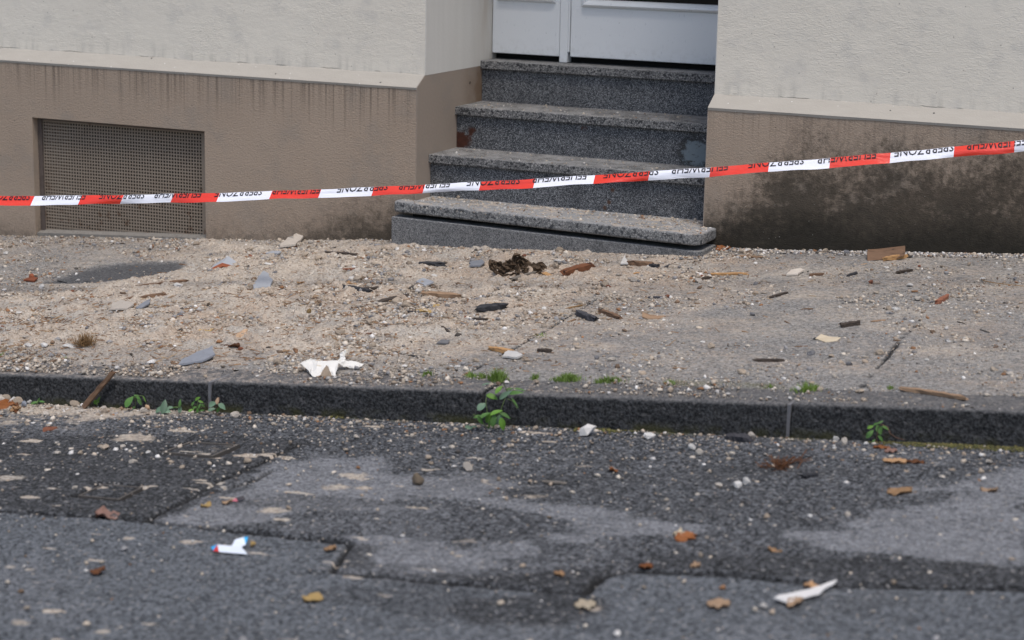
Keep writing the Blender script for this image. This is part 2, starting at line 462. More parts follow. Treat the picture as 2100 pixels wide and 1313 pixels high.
def asphalt(name, road):
    M = Mat(name); P = M.pos()
    dust = M.attr('dust'); worn = M.attr('worn'); tar = M.attr('tar'); newer = M.attr('newer'); moss = M.attr('moss'); seam = M.attr('seam')
    vs = 150 if road else 150
    rc = M.sep(M.voro(P, vs, 'F1', 'Color')); dd = M.voro(P, vs, 'F1', 'Distance')
    fine = M.noise(P, 260, 3, 0.6)
    if road:
        base = M.mix(M.mth('POWER', rc[0], 1.6), (0.008, 0.009, 0.011), (0.170, 0.178, 0.191))
        light = M.mix(rc[0], (0.090, 0.094, 0.101), (0.265, 0.272, 0.288))
        new = M.mix(rc[0], (0.024, 0.028, 0.033), (0.180, 0.193, 0.209))
        tarc = M.mix(M.mth('POWER', rc[0], 2.0), (0.008, 0.009, 0.010), (0.105, 0.108, 0.115))
    else:
        base = M.mix(rc[0], (0.105, 0.102, 0.098), (0.34, 0.33, 0.315))
        light = M.mix(rc[0], (0.12, 0.12, 0.125), (0.2, 0.2, 0.205))
        new = base
        tarc = M.mix(rc[0], (0.045, 0.047, 0.052), (0.085, 0.088, 0.095))
    c = M.mix(newer, base, new)
    wn_ = M.mth('MULTIPLY', worn, M.ss(M.mth('ADD', rc[1], M.mth('MULTIPLY', worn, 0.9)), 0.35, 0.75))
    c = M.mix(wn_, c, light)
    tn = M.mth('MULTIPLY', tar, M.ss(M.mth('ADD', rc[2], M.mth('MULTIPLY', tar, 1.0)), 0.30, 0.7))
    c = M.mix(tn, c, tarc)
    c = M.mix(M.mth('MULTIPLY', M.ss(M.noise(P, 4, 5), 0.5, 0.8), 0.35), c, (0.05, 0.05, 0.05) if road else (0.09, 0.085, 0.08))
    c = M.mix(M.mth('MULTIPLY', seam, 0.92), c, (0.006, 0.006, 0.006))
    if road:   # odd pale stone in the mix
        c = M.mix(M.ss(rc[1], 0.975, 0.985), c, (0.26, 0.25, 0.24))
    # mortar dust lies as irregular film, thicker where the attribute says so
    dn = M.noise(P, 42, 6, 0.72)
    df = M.ss(M.mth('ADD', dust, M.mth('MULTIPLY', M.mth('SUBTRACT', dn, 0.5), 1.3)), 0.18 if not road else 0.30, 0.98 if not road else 0.85)
    dcol = M.mix(M.noise(P, 6, 4), (0.47, 0.395, 0.315), (0.57, 0.50, 0.42))
    dcol = M.mix(M.ss(M.noise(P, 1.9, 4, 0.6), 0.42, 0.62, 0, 0.75), dcol, (0.42, 0.315, 0.23) if not road else (0.5, 0.43, 0.34))
    dcol = M.mix(M.ss(M.noise(P, 3.7, 4, 0.6), 0.48, 0.66, 0, 0.7), dcol, (0.46, 0.435, 0.39))
    dcol = M.mix(M.ss(rc[1], 0.55, 1.0, 0, 0.8), dcol, (0.25, 0.195, 0.145))
    dcol = M.mix(M.ss(rc[2], 0.80, 1.0, 0, 0.8), dcol, (0.58, 0.53, 0.45))
    c = M.mix(M.mth('MULTIPLY', df, 0.93), c, dcol)
    c = M.mix(M.mth('MULTIPLY', moss, M.ss(fine, 0.35, 0.6)), c, M.mix(fine, (0.05, 0.055, 0.012), (0.13, 0.12, 0.03)))
    h = M.mth('ADD', M.mth('MULTIPLY', dd, -0.9), M.mth('MULTIPLY', fine, 0.5))
    return M.fin(c, 0.8 if road else 0.88, M.bump(h, 0.8, 0.007), 0.3)


def mat_kerb():
    M = Mat('kerb_basalt'); P = M.pos()
    n = M.noise(P, 130, 5, 0.7); rc = M.sep(M.voro(P, 150, 'F1', 'Color'))
    c = M.mix(M.ss(n, 0.36, 0.68), (0.004, 0.005, 0.006), (0.075, 0.078, 0.083))
    c = M.mix(M.ss(rc[0], 0.95, 0.99, 0, 0.45), c, (0.11, 0.11, 0.115))
    big = M.noise(P, 7, 5)
    c = M.mix(M.ss(big, 0.6, 0.75, 0, 0.25), c, (0.10, 0.10, 0.105))
    nz = M.sep(M.nrm())[2]
    up = M.ss(nz, 0.25, 0.9)
    grey = M.mix(rc[1], (0.085, 0.085, 0.088), (0.20, 0.195, 0.19))
    c = M.mix(up, c, grey)
    dn = M.noise(P, 34, 6, 0.72)
    x = M.sep(P)[0]
    lim = M.ss(x, 0.2, 2.4, 0.50, 0.60)
    d = M.mth('MULTIPLY', M.ss(nz, 0.7, 0.97), M.ss(M.mth('SUBTRACT', dn, lim), -0.05, 0.10))
    c = M.mix(M.mth('MULTIPLY', d, 0.9), c, M.mix(rc[2], (0.30, 0.25, 0.21), (0.46, 0.41, 0.36)))
    # moss in the wet foot of the stone
    hgt = M.mth('SUBTRACT', M.sep(P)[2], M.mth('MULTIPLY_ADD', x, 0.0765, 0.125 - 0.048 - KERB_H))
    ms = M.mth('MULTIPLY', M.ss(hgt, 0.035, 0.006), M.ss(M.noise(P, 12, 4), 0.42, 0.62))
    c = M.mix(M.mth('MULTIPLY', ms, 0.8), c, (0.045, 0.045, 0.012))
    return M.fin(c, 0.78, M.bump(n, 1.0, 0.010), 0.3)


def mat_grit():
    M = Mat('rubble_grit'); P = M.pos()
    c = M.attr('tint', 'Color')
    c = M.mix(M.mth('MULTIPLY', M.noise(P, 400, 2), 0.3), c, (0.2, 0.16, 0.13))
    return M.fin(c, 0.92)


def mat_piece(name, a, b, rough=0.9, scale=60, bumps=0.5, speck=None, spec=0.25):
    M = Mat(name); O = M.obj()
    n = M.noise(O, scale, 5, 0.65)
    c = M.mix(n, a, b)
    v = M.lin(M.rnd(), 0, 1, 0.78, 1.16)
    c = M.mix(1.0, c, M.n('CombineColor', 0, {0: v, 1: v, 2: v}), 'MULTIPLY')
    if speck:
        c = M.mix(M.ss(M.noise(O, scale * 3, 3), 0.60, 0.68), c, speck)
    return M.fin(c, rough, M.bump(M.noise(O, scale * 2.5, 4), bumps, 0.003), spec)


def mat_wood(name, a, b, dark, char=0.0):
    M = Mat(name); O = M.obj()
    O2 = M.scale(O, (1.0, 9.0, 9.0))
    g = M.noise(O2, 30, 5, 0.65)
    c = M.mix(g, a, b)
    c = M.mix(M.ss(M.noise(O2, 14, 4), 0.55, 0.72, 0, 0.9), c, dark)
    c = M.mix(M.ss(M.noise(O, 26, 4), 0.62 - char, 0.75 - char), c, (0.012, 0.011, 0.011))
    return M.fin(c, 0.82, M.bump(g, 0.6, 0.003))


def mat_leaf(name, a, b, rough=0.5, trans=0.25):
    M = Mat(name); O = M.obj()
    n = M.noise(O, 45, 4)
    c = M.mix(n, a, b)
    v = M.lin(M.rnd(), 0, 1, 0.75, 1.2)
    c = M.mix(1.0, c, M.n('CombineColor', 0, {0: v, 1: v, 2: v}), 'MULTIPLY')
    M.fin(c, rough, None, 0.35)
    tr = M.nt.nodes.new('ShaderNodeBsdfTranslucent'); M.put(tr.inputs[0], c)
    mx = M.nt.nodes.new('ShaderNodeMixShader'); mx.inputs[0].default_value = trans
    M.nt.links.new(M.b.outputs[0], mx.inputs[1]); M.nt.links.new(tr.outputs[0], mx.inputs[2])
    M.nt.links.new(mx.outputs[0], M.out.inputs[0])
    return M.m


def mat_plain(name, col, rough=0.6, spec=0.3, var=0.12, scale=30):
    M = Mat(name); n = M.noise(M.pos(), scale, 4)
    c = M.mix(n, tuple(v * (1 - var) for v in col), tuple(min(1, v * (1 + var)) for v in col))
    return M.fin(c, rough, None, spec)


def mat_tape(name, a, b):
    M = Mat(name)
    n = M.noise(M.pos(), 6, 3)
    c = M.mix(n, a, b)
    wr = M.noise(M.scale(M.pos(), (1, 1, 6)), 14, 4, 0.6)
    return M.fin(c, 0.24, M.bump(wr, 0.5, 0.006), 0.6)


def mat_grille():
    M = Mat('grille_steel'); P = M.pos()
    n = M.noise(P, 9, 5, 0.65)
    c = M.mix(n, (0.225, 0.180, 0.138), (0.285, 0.240, 0.190))
    z = M.sep(P)[2]; x = M.sep(P)[0]
    rn = M.noise(P, 16, 5, 0.7)
    low = M.ss(z, 0.28, 0.06)
    c = M.mix(M.mth('MULTIPLY', M.ss(M.mth('ADD', rn, M.mth('MULTIPLY', low, 0.10)), 0.62, 0.74), 0.8), c, (0.10, 0.045, 0.02))
    return M.fin(c, 0.7, None, 0.3)


MATS.update(
    wall=mat_wall(), reveal=mat_reveal(), plinth=mat_plinth(), plinth_side=mat_plinth_side(), ledge=mat_ledge(), door=mat_door(),
    tread=mat_terrazzo('terrazzo_coarse', 125, (0.12, 0.122, 0.122), (0.32, 0.315, 0.305), (0.030, 0.031, 0.034), 0.045, 0.28),
    tread_low=mat_terrazzo('terrazzo_worn', 105, (0.15, 0.155, 0.158), (0.33, 0.33, 0.32), (0.055, 0.058, 0.062), 0.03, 0.42),
    riser=mat_terrazzo('terrazzo_fine', 230, (0.08, 0.085, 0.093), (0.40, 0.407, 0.415), (0.036, 0.039, 0.044), 0.12, 0.2, True),
    riser_low=mat_terrazzo('terrazzo_fine_grey', 210, (0.16, 0.163, 0.166), (0.34, 0.34, 0.335), (0.09, 0.092, 0.094), 0.08, 0.3),
    pave=asphalt('pavement_asphalt', False), road=asphalt('road_asphalt', True), kerb=mat_kerb(), grit=mat_grit(),
    grille=mat_grille(), dark=mat_plain('hollow_shade', (0.012, 0.012, 0.012), 0.9), frame=mat_plain('rusty_frame', (0.105, 0.085, 0.075), 0.8, 0.3, 0.4),  # dark: near-black colour stands in for unlit hollows and gaps
    sill=mat_piece('concrete_sill', (0.13, 0.122, 0.11), (0.25, 0.235, 0.21), 0.9, 25, 0.5, (0.09, 0.08, 0.07)),
    glass=None,
    tape_red=mat_tape('tape_red', (0.68, 0.036, 0.018), (0.76, 0.055, 0.03)), tape_white=mat_tape('tape_white', (0.74, 0.76, 0.84), (0.80, 0.81, 0.87)),
    ink=mat_plain('tape_ink', (0.012, 0.012, 0.016), 0.45),
    mortar=mat_piece('mortar', (0.33, 0.265, 0.20), (0.50, 0.42, 0.335), 0.95, 70, 0.8, (0.25, 0.19, 0.14)),
    mortar_pale=mat_piece('mortar_pale', (0.40, 0.355, 0.30), (0.58, 0.53, 0.47), 0.95, 70, 0.8),
    plaster=mat_piece('plaster_white', (0.50, 0.485, 0.455), (0.70, 0.685, 0.66), 0.9, 60, 0.6, (0.40, 0.35, 0.29)),
    brick=mat_piece('brick_red', (0.16, 0.06, 0.035), (0.28, 0.12, 0.075), 0.92, 60, 0.7),
    stone=mat_piece('stone_grey', (0.10, 0.10, 0.105), (0.24, 0.24, 0.25), 0.85, 50, 0.5),
    stone_dark=mat_piece('stone_dark', (0.035, 0.035, 0.042), (0.085, 0.083, 0.09), 0.85, 50, 0.5),
    stone_brown=mat_piece('stone_brown', (0.055, 0.042, 0.03), (0.20, 0.16, 0.115), 0.9, 50, 0.6),
    slate=mat_piece('slate_blue_grey', (0.17, 0.185, 0.215), (0.27, 0.285, 0.315), 0.6, 22, 0.2, (0.20, 0.20, 0.215)),
    slate_pale=mat_piece('slate_pale', (0.27, 0.29, 0.32), (0.38, 0.395, 0.42), 0.65, 22, 0.2),
    terracotta=mat_piece('terracotta', (0.17, 0.05, 0.022), (0.30, 0.10, 0.05), 0.9, 60, 0.5),
    wood=mat_wood('wood_brown', (0.12, 0.07, 0.042), (0.22, 0.135, 0.085), (0.06, 0.036, 0.024), 0.0),
    wood_tan=mat_wood('wood_tan', (0.23, 0.145, 0.085), (0.37, 0.25, 0.16), (0.13, 0.08, 0.05), -0.1),
    wood_orange=mat_wood('wood_orange', (0.36, 0.19, 0.075), (0.52, 0.32, 0.15), (0.22, 0.11, 0.045), -0.12),
    wood_red=mat_wood('wood_reddish', (0.11, 0.045, 0.022), (0.21, 0.085, 0.04), (0.05, 0.02, 0.012), 0.05),
    wood_dark=mat_wood('wood_dark', (0.035, 0.027, 0.022), (0.085, 0.065, 0.052), (0.02, 0.016, 0.014), 0.06),
    wood_grey=mat_wood('wood_grey', (0.12, 0.105, 0.09), (0.21, 0.19, 0.165), (0.07, 0.06, 0.05), 0.0),
    char=mat_piece('charred', (0.009, 0.009, 0.011), (0.045, 0.047, 0.054), 0.7, 80, 1.0, None, 0.4),
    paper=mat_piece('plaster_paper', (0.60, 0.58, 0.53), (0.76, 0.75, 0.72), 0.8, 18, 0.25, (0.56, 0.50, 0.40)),
    paper_tan=mat_piece('paper_tan', (0.17, 0.125, 0.085), (0.30, 0.25, 0.195), 0.85, 30, 0.3),
    board=mat_piece('board_pale', (0.60, 0.585, 0.56), (0.70, 0.685, 0.665), 0.7, 12, 0.1),
    rag=mat_piece('scorched_cloth', (0.020, 0.014, 0.010), (0.145, 0.098, 0.060), 0.8, 30, 0.7, (0.016, 0.014, 0.012)),
    straw=mat_piece('straw', (0.19, 0.11, 0.048), (0.34, 0.215, 0.10), 0.8, 50, 0.2),
    fibre=mat_grit(),
    leaf_orange=mat_leaf('dry_leaf_orange', (0.40, 0.22, 0.105), (0.55, 0.36, 0.20)),
    leaf_tan=mat_leaf('dry_leaf_tan', (0.44, 0.29, 0.18), (0.58, 0.41, 0.27)),
    leaf_yellow=mat_leaf('dry_leaf_yellow', (0.50, 0.33, 0.11), (0.63, 0.46, 0.21)),
    leaf_brown=mat_leaf('dry_leaf_brown', (0.085, 0.034, 0.015), (0.20, 0.085, 0.036)),
    leaf_rust=mat_leaf('dry_leaf_rust', (0.20, 0.065, 0.022), (0.36, 0.145, 0.05)),
    leaf_pink=mat_leaf('dry_leaf_pink', (0.32, 0.17, 0.13), (0.47, 0.30, 0.24)),
    leaf_cream=mat_leaf('dry_leaf_cream', (0.56, 0.46, 0.32), (0.68, 0.60, 0.46)),
    green=mat_leaf('leaf_green', (0.06, 0.15, 0.035), (0.12, 0.25, 0.06)),
    green_bright=mat_leaf('leaf_bright', (0.10, 0.24, 0.03), (0.17, 0.33, 0.05)),
    green_blue=mat_leaf('leaf_bluish', (0.12, 0.21, 0.13), (0.18, 0.28, 0.19)),
    grass=mat_leaf('grass_blade', (0.12, 0.22, 0.03), (0.24, 0.34, 0.08), 0.55, 0.35),
    moss=mat_piece('moss', (0.05, 0.06, 0.012), (0.13, 0.12, 0.03), 0.95, 60, 0.8),
    stem=mat_plain('plant_stem', (0.12, 0.17, 0.06), 0.6), stem_red=mat_plain('plant_stem_reddish', (0.14, 0.075, 0.05), 0.6),
    wrap_white=mat_plain('wrapper_white', (0.70, 0.76, 0.84), 0.3, 0.5, 0.05), wrap_red=mat_plain('wrapper_red', (0.55, 0.03, 0.02), 0.3, 0.5),
    wrap_blue=mat_plain('wrapper_blue', (0.03, 0.36, 0.72), 0.3, 0.5), wrap_dark=mat_plain('wrapper_dark', (0.03, 0.025, 0.03), 0.4, 0.5),
    wrap_pink=mat_plain('wrapper_pink', (0.45, 0.13, 0.16), 0.4, 0.4), iron=mat_piece('cast_iron', (0.045, 0.043, 0.042), (0.13, 0.115, 0.10), 0.6, 30, 0.4),
    amber=mat_piece('amber_lump', (0.10, 0.055, 0.015), (0.28, 0.19, 0.08), 0.6, 40, 0.4),
)
_G = Mat('door_glass')
MATS['glass'] = _G.fin((0.006, 0.007, 0.008), 0.08, None, 0.5)

# ------------------------------------------------------------------ object helpers
def tag(o, label=None, cat=None, group=None, kind=None):
    if label: o['label'] = label
    if cat: o['category'] = cat
    if group: o['group'] = group
    if kind: o['kind'] = kind
    return o


def mk(name, verts, faces, mat, parent=None, smooth=False, loc=None):
    me = bpy.data.meshes.new(name)
    me.from_pydata([tuple(map(float, v)) for v in verts], [], [tuple(map(int, f)) for f in faces])
    for m in (mat if isinstance(mat, (list, tuple)) else [mat]): me.materials.append(MATS[m] if isinstance(m, str) else m)
    if smooth: me.polygons.foreach_set('use_smooth', [True] * len(me.polygons))
    me.update()
    o = bpy.data.objects.new(name, me); COL.objects.link(o)
    if parent is not None: o.parent = parent
    if loc is not None: o.location = loc
    return o


def empty(name, loc=(0, 0, 0)):
    o = bpy.data.objects.new(name, None); COL.objects.link(o); o.location = loc
    o.empty_display_size = 0.05
    return o


def from_bm(name, bm, mat, parent=None, smooth=False):
    me = bpy.data.meshes.new(name); bm.normal_update(); bm.to_mesh(me); bm.free()
    for m in (mat if isinstance(mat, (list, tuple)) else [mat]): me.materials.append(MATS[m])
    if smooth: me.polygons.foreach_set('use_smooth', [True] * len(me.polygons))
    o = bpy.data.objects.new(name, me); COL.objects.link(o)
    if parent is not None: o.parent = parent
    return o


def box_bm(x0, x1, y0, y1, z0, z1, bev=0.0, seg=2):
    bm = bmesh.new()
    bmesh.ops.create_cube(bm, size=1.0)
    for v in bm.verts:
        v.co = Vector(((x0 + x1) / 2 + v.co.x * (x1 - x0), (y0 + y1) / 2 + v.co.y * (y1 - y0), (z0 + z1) / 2 + v.co.z * (z1 - z0)))
    if bev: bmesh.ops.bevel(bm, geom=bm.edges[:], offset=bev, segments=seg, affect='EDGES', profile=0.5)
    return bm


def box(name, mat, x0, x1, y0, y1, z0, z1, parent=None, bev=0.0, seg=2):
    return from_bm(name, box_bm(x0, x1, y0, y1, z0, z1, bev, seg), mat, parent)


def extrude_x(name, mat, prof, x0, x1, parent=None):
    """closed (y, z) outline swept along X"""
    n = len(prof)
    v = [(x0, y, z) for y, z in prof] + [(x1, y, z) for y, z in prof]
    f = [(i, (i + 1) % n, n + (i + 1) % n, n + i) for i in range(n)] + [tuple(range(n))[::-1], tuple(range(n, 2 * n))]
    o = mk(name, v, f, mat, parent)
    bm = bmesh.new(); bm.from_mesh(o.data); bmesh.ops.recalc_face_normals(bm, faces=bm.faces); bm.to_mesh(o.data); bm.free()
    return o


def grid_sheet(name, X, Y, Z, mat, attrs, smooth=True):
    r, c = X.shape
    co = np.stack([X, Y, Z], -1).reshape(-1, 3).astype(np.float32)
    i = np.arange((r - 1) * (c - 1)); a = (i // (c - 1)) * c + i % (c - 1)
    q = np.stack([a, a + 1, a + c + 1, a + c], 1).astype(np.int32)
    me = bpy.data.meshes.new(name)
    me.vertices.add(len(co)); me.vertices.foreach_set('co', co.ravel())
    me.loops.add(q.size); me.loops.foreach_set('vertex_index', q.ravel())
    me.polygons.add(len(q)); me.polygons.foreach_set('loop_start', np.arange(0, q.size, 4, dtype=np.int32))
    me.polygons.foreach_set('use_smooth', np.full(len(q), smooth))
    me.update(calc_edges=True)
    for k, arr in attrs.items():
        at_ = me.attributes.new(k, 'FLOAT', 'POINT'); at_.data.foreach_set('value', arr.ravel().astype(np.float32))
    me.materials.append(MATS[mat])
    o = bpy.data.objects.new(name, me); COL.objects.link(o)
    return o


# ------------------------------------------------------------------ pavement and road
def axis(a, b, step, lo, hi, coarse=0.5):
    fine = np.arange(a, b + step / 2, step)
    left = np.arange(lo, a - 0.01, coarse); right = np.arange(b + coarse, hi + 0.01, coarse)
    return np.concatenate([left, fine, right])


def build_pavement():
    xs = axis(-2.7, 3.25, 0.0068, -20, 20)
    vs = np.linspace(0, 1, 330)
    X, V = np.meshgrid(xs, vs)
    y0 = kerb_y(X) + KERB_W - 0.004; y1 = -PL + 0.03
    Y = y0 + (y1 - y0) * V
    D = dust_amount(X, Y)
    Z = pav_z(X, Y) + 0.006 * (fbm(X, Y, 1.7, 3, 41) - 0.5) + mound(X, Y)
    grain = vnoise(X * 95, Y * 95, 51) - 0.5 + 0.7 * (vnoise(X * 180, Y * 180, 52) - 0.5)
    clump = np.clip(fbm(X, Y, 26, 3, 55) - 0.45, 0, 1)
    Z = Z + grain * (0.0026 + 0.0045 * sstep(0.4, 0.9, D)) + 0.06 * clump * sstep(0.55, 0.95, D) * sstep(-0.4, 0.2, poly_sd(X, Y, RUBBLE))
    jd = np.minimum(*[line_d(X, Y + 0.004 * 0, j) for j in PAV_JOINTS]) + 0.012 * (vnoise(X * 30, Y * 30, 61) - 0.5)
    crack = 1 - sstep(0.002, 0.007, jd)
    crack = crack * sstep(0.28, 0.5, vnoise(X * 9, Y * 9, 62) + 0.25)
    Z = Z - 0.010 * crack
    back = Y - kerb_y(X) - KERB_W
    Z = Z - 0.006 * (1 - sstep(0.004, 0.016, back))
    tar = np.clip(crack + 0.85 * sstep(-0.06, 0.03, poly_sd(X, Y, SWEPT)), 0, 1)
    tar = np.maximum(tar, 0.75 * np.exp(-np.clip(-Y - PL, 0, 9) / 0.05) * sstep(1.2, 1.5, X))
    worn = 0.5 * sstep(0.5, 0.75, fbm(X, Y, 2.0, 4, 71))
    stripe = (1 - sstep(0.008, 0.05, np.abs(back - 0.012) + 0.04 * (fbm(X, Y, 8, 3, 72) - 0.5)))
    moss = stripe * sstep(0.45, 0.7, fbm(X, Y, 5.0, 3, 73)) * sstep(0.6, 1.3, X)
    D = D * (1 - crack)
    o = grid_sheet('pavement', X, Y, Z, 'pave', dict(dust=D, worn=worn, tar=tar, newer=np.zeros_like(X), moss=moss, seam=crack * 0.8))
    tag(o, kind='structure', label='asphalt pavement covered with mortar dust between house and kerb')


VALVES = [spots((160, 1017), (212, 993), (293, 1000), (244, 1025)), spots((330, 928), (390, 906), (492, 912), (436, 936))]


def build_road():
    xs = axis(-0.75, 3.45, 0.0058, -20, 20)
    ys = np.concatenate([np.linspace(0.03, -2.05, 352), np.linspace(-2.3, -14, 26)])
    X, V = np.meshgrid(xs, ys)
    Y = kerb_y(X) + V
    n = fbm(X, Y, 7, 4, 81); n2 = fbm(X, Y, 24, 3, 82)
    wob = 0.09 * (n - 0.5) + 0.05 * (n2 - 0.5)
    worn = np.zeros_like(X)
    frac = fbm(X * 0.8, Y * 1.4, 6, 6, 86) - 0.5
    for P in WORN: worn = np.maximum(worn, sstep(-0.05, 0.05, poly_sd(X, Y, P) + 0.42 * frac) * (0.55 + 0.9 * np.clip(fbm(X * 0.7, Y * 1.6, 11, 4, 87), 0, .5)))
    worn = np.maximum(worn, 0.3 * sstep(0.58, 0.72, fbm(X, Y, 4, 4, 83)))
    newer = np.zeros_like(X)
    for P in NEWER: newer = np.maximum(newer, sstep(-0.006, 0.01, poly_sd(X, Y, P) + 0.12 * wob))
    tar = np.zeros_like(X)
    for P in TARRED: tar = np.maximum(tar, 0.85 * sstep(-0.02, 0.03, poly_sd(X, Y, P) + 0.7 * wob))
    tar = np.maximum(tar, 0.5 * sstep(0.6, 0.75, fbm(X * 0.7, Y * 1.6, 3.0, 4, 84)))
    seam = np.zeros_like(X)
    for P in SEAMS: seam = np.maximum(seam, (1 - sstep(0.005, 0.014, line_d(X, Y, P) + 0.012 * (n2 - 0.5))) * sstep(.25, .45, n + .1))
    for P in VALVES: seam = np.maximum(seam, 0.9 * (1 - sstep(0.0, 0.02, np.abs(poly_sd(X, Y, P) + 0.004))))
    kerb = -V
    near = np.exp(-np.clip(kerb, 0, 9) / 0.16)
    lft = 1 - sstep(-0.1, 0.75, X)
    dust = np.clip(near * (0.14 + 0.85 * lft) + 0.9 * lft * np.exp(-np.clip(kerb, 0, 9) / 0.34) * sstep(0.40, 0.62, fbm(X * .8, Y * 1.7, 6, 4, 88)), 0, 1) * 1.1
    spl = fbm(X * 0.9 + 5, Y * 2.6, 8.5, 3, 85)
    dust = np.maximum(dust, sstep(0.745, 0.79, spl) * (1 - sstep(1.4, 2.6, X)) * 0.85)
    for (u, v, r) in ((1215, 1243, .035), (60, 1165, .02), (265, 1102, .025), (560, 1047, .05), (730, 972, .05), (700, 998, .055), (40, 1272, .03),
                      (20, 1160, .02), (210, 1292, .02), (270, 898, .09), (130, 845, .12), (940, 1140, .02), (740, 1000, .04), (15, 980, .06)):
        q = at(u, v)
        rr = np.hypot((X - q[0]), (Y - q[1]) * 1.5) + 0.5 * r * (n2 - 0.5) * 2.2
        dust = np.maximum(dust, 0.72 * (1 - sstep(r * 0.4, r * 1.3, rr)))
    grain = vnoise(X * 110, Y * 110, 91) - 0.5 + 0.8 * (vnoise(X * 200, Y * 200, 92) - 0.5)
    Z = road_z(X, Y) + 0.012 * (fbm(X, Y, 1.1, 3, 93) - 0.5) * sstep(0.0, 0.4, kerb)
    Z = Z + grain * 0.0034 * (1 - 0.45 * newer) * (1 - 0.5 * tar) - 0.014 * seam - 0.004 * newer
    moss = (1 - sstep(0.0, 0.045, kerb + 0.05 * (n - 0.5))) * sstep(0.42, 0.6, fbm(X, Y, 6, 3, 94) + 0.25 * sstep(2.5, 2.9, X))
    o = grid_sheet('road', X, Y, Z, 'road', dict(dust=np.clip(dust, 0, 1), worn=worn, tar=np.clip(tar, 0, 1), newer=newer, moss=moss, seam=seam))
    tag(o, kind='structure', label='patched dark asphalt road with worn pale areas and tarred joints')
    labs = ('square iron valve cover sunk in dark tar, nearer the camera', 'square iron valve cover by the kerb, strewn with crumbs')
    for P, lab in zip(VALVES, labs):
        c = np.mean(P, 0); c[2] = float(surf(c[0], c[1]))
        t = empty('valve_cover', c)
        pts = [np.array(p) - c for p in P]
        for p in pts: p[2] = float(surf(p[0] + c[0], p[1] + c[1])) - c[2]
        def ring(s, dz): return [(p[0] * s, p[1] * s, p[2] * s + dz) for p in pts]
        v = ring(1.0, -.03) + ring(1.0, .001) + ring(.90, .001) + ring(.90, -.03)
        f = [(4 * k + i, 4 * k + (i + 1) % 4, 4 * k + 4 + (i + 1) % 4, 4 * k + 4 + i) for k in range(3) for i in range(4)]
        mk('frame', v, f, 'iron', t)
        v = ring(.875, -.03) + ring(.875, -.004) + ring(.80, -.001)
        f = [(4 * k + i, 4 * k + (i + 1) % 4, 4 * k + 4 + (i + 1) % 4, 4 * k + 4 + i) for k in range(2) for i in range(4)] + [(8, 9, 10, 11)]
        mk('lid', v, f, 'iron', t)
        tag(t, lab, 'valve cover', 'valve covers in the road')


def build_kerb():
    root = empty('kerb', (0, 0, 0))
    tag(root, kind='structure', label='row of dark basalt kerb stones between pavement and road')
    joints = [0.505 + 0.9085 * k for k in range(-6, 8)]
    n_l = 150
    for a, b in zip(joints[:-1], joints[1:]):
        vis = a < 3.4 and b > -0.9
        nl = n_l if vis else 6
        dz0, dy0 = random.uniform(-.003, .003), random.uniform(-.004, .004)
        prof = [(KERB_W, -0.25)] + [(KERB_W, -0.02), (KERB_W - 0.004, -0.003)]
        prof += [(KERB_W - 0.005 - t * (KERB_W - 0.03), 0.0) for t in np.linspace(0.02, 1, 16)]
        R = 0.014
        prof += [(0.016 - R * math.sin(t) - 0.008, -R + R * math.cos(t)) for t in np.linspace(0.15, math.pi / 2, 7)]
        yb, zb = prof[-1]
        prof += [(yb - 0.012 * t, zb - 0.11 * t) for t in np.linspace(0.08, 1, 16)] + [(yb - 0.012, -0.25)]
        prof = np.array(prof); m = len(prof)
        g = 0.005
        xs = np.linspace(a + g, b - g, nl)
        X = np.repeat(xs[:, None], m, 1); PY = np.repeat(prof[None, :, 0], nl, 0); PZ = np.repeat(prof[None, :, 1], nl, 0)
        Y = kerb_y(X) + PY + dy0; Z = pav_z(X, kerb_y(X)) + 0.02 * np.clip(PY, 0, 1) + PZ + dz0 - 0.001
        ed = np.minimum(X - a, b - X)
        rnd = np.exp(-(ed - g) / 0.006) * 0.006
        Z = Z - rnd * (PZ > -0.03); Y = Y + rnd * (PY < 0.03)
        nn = (vnoise(X * 120, (PY - PZ) * 120, 7) - 0.5) + 0.8 * (vnoise(X * 35, (PY - PZ) * 35, 8) - 0.5) + 0.5 * (vnoise(X * 230, (PY - PZ) * 230, 9) - .5)
        face = (PY < 0.012)
        Y = Y - nn * 0.0042 * face; Z = Z + nn * 0.0032 * (~face) * (PZ > -0.2)
        co = np.stack([X, Y, Z], -1).reshape(-1, 3)
        f = [(i * m + j, i * m + j + 1, (i + 1) * m + j + 1, (i + 1) * m + j) for i in range(nl - 1) for j in range(m - 1)]
        f += [tuple(range(m))[::-1], tuple((nl - 1) * m + j for j in range(m))]
        o = mk('kerb_stone', co, f, 'kerb', root, True)
        if vis and abs(b - 1.4135) > 0.1:     # mortar left in the joint, recessed
            yb_ = kerb_y(b); zt_ = pav_z(b, yb_)
            q = box('joint_mortar', 'stone', b - 0.0048, b + 0.0048, yb_ - 0.006, yb_ + KERB_W - .01, zt_ - .2, zt_ - .006, root)


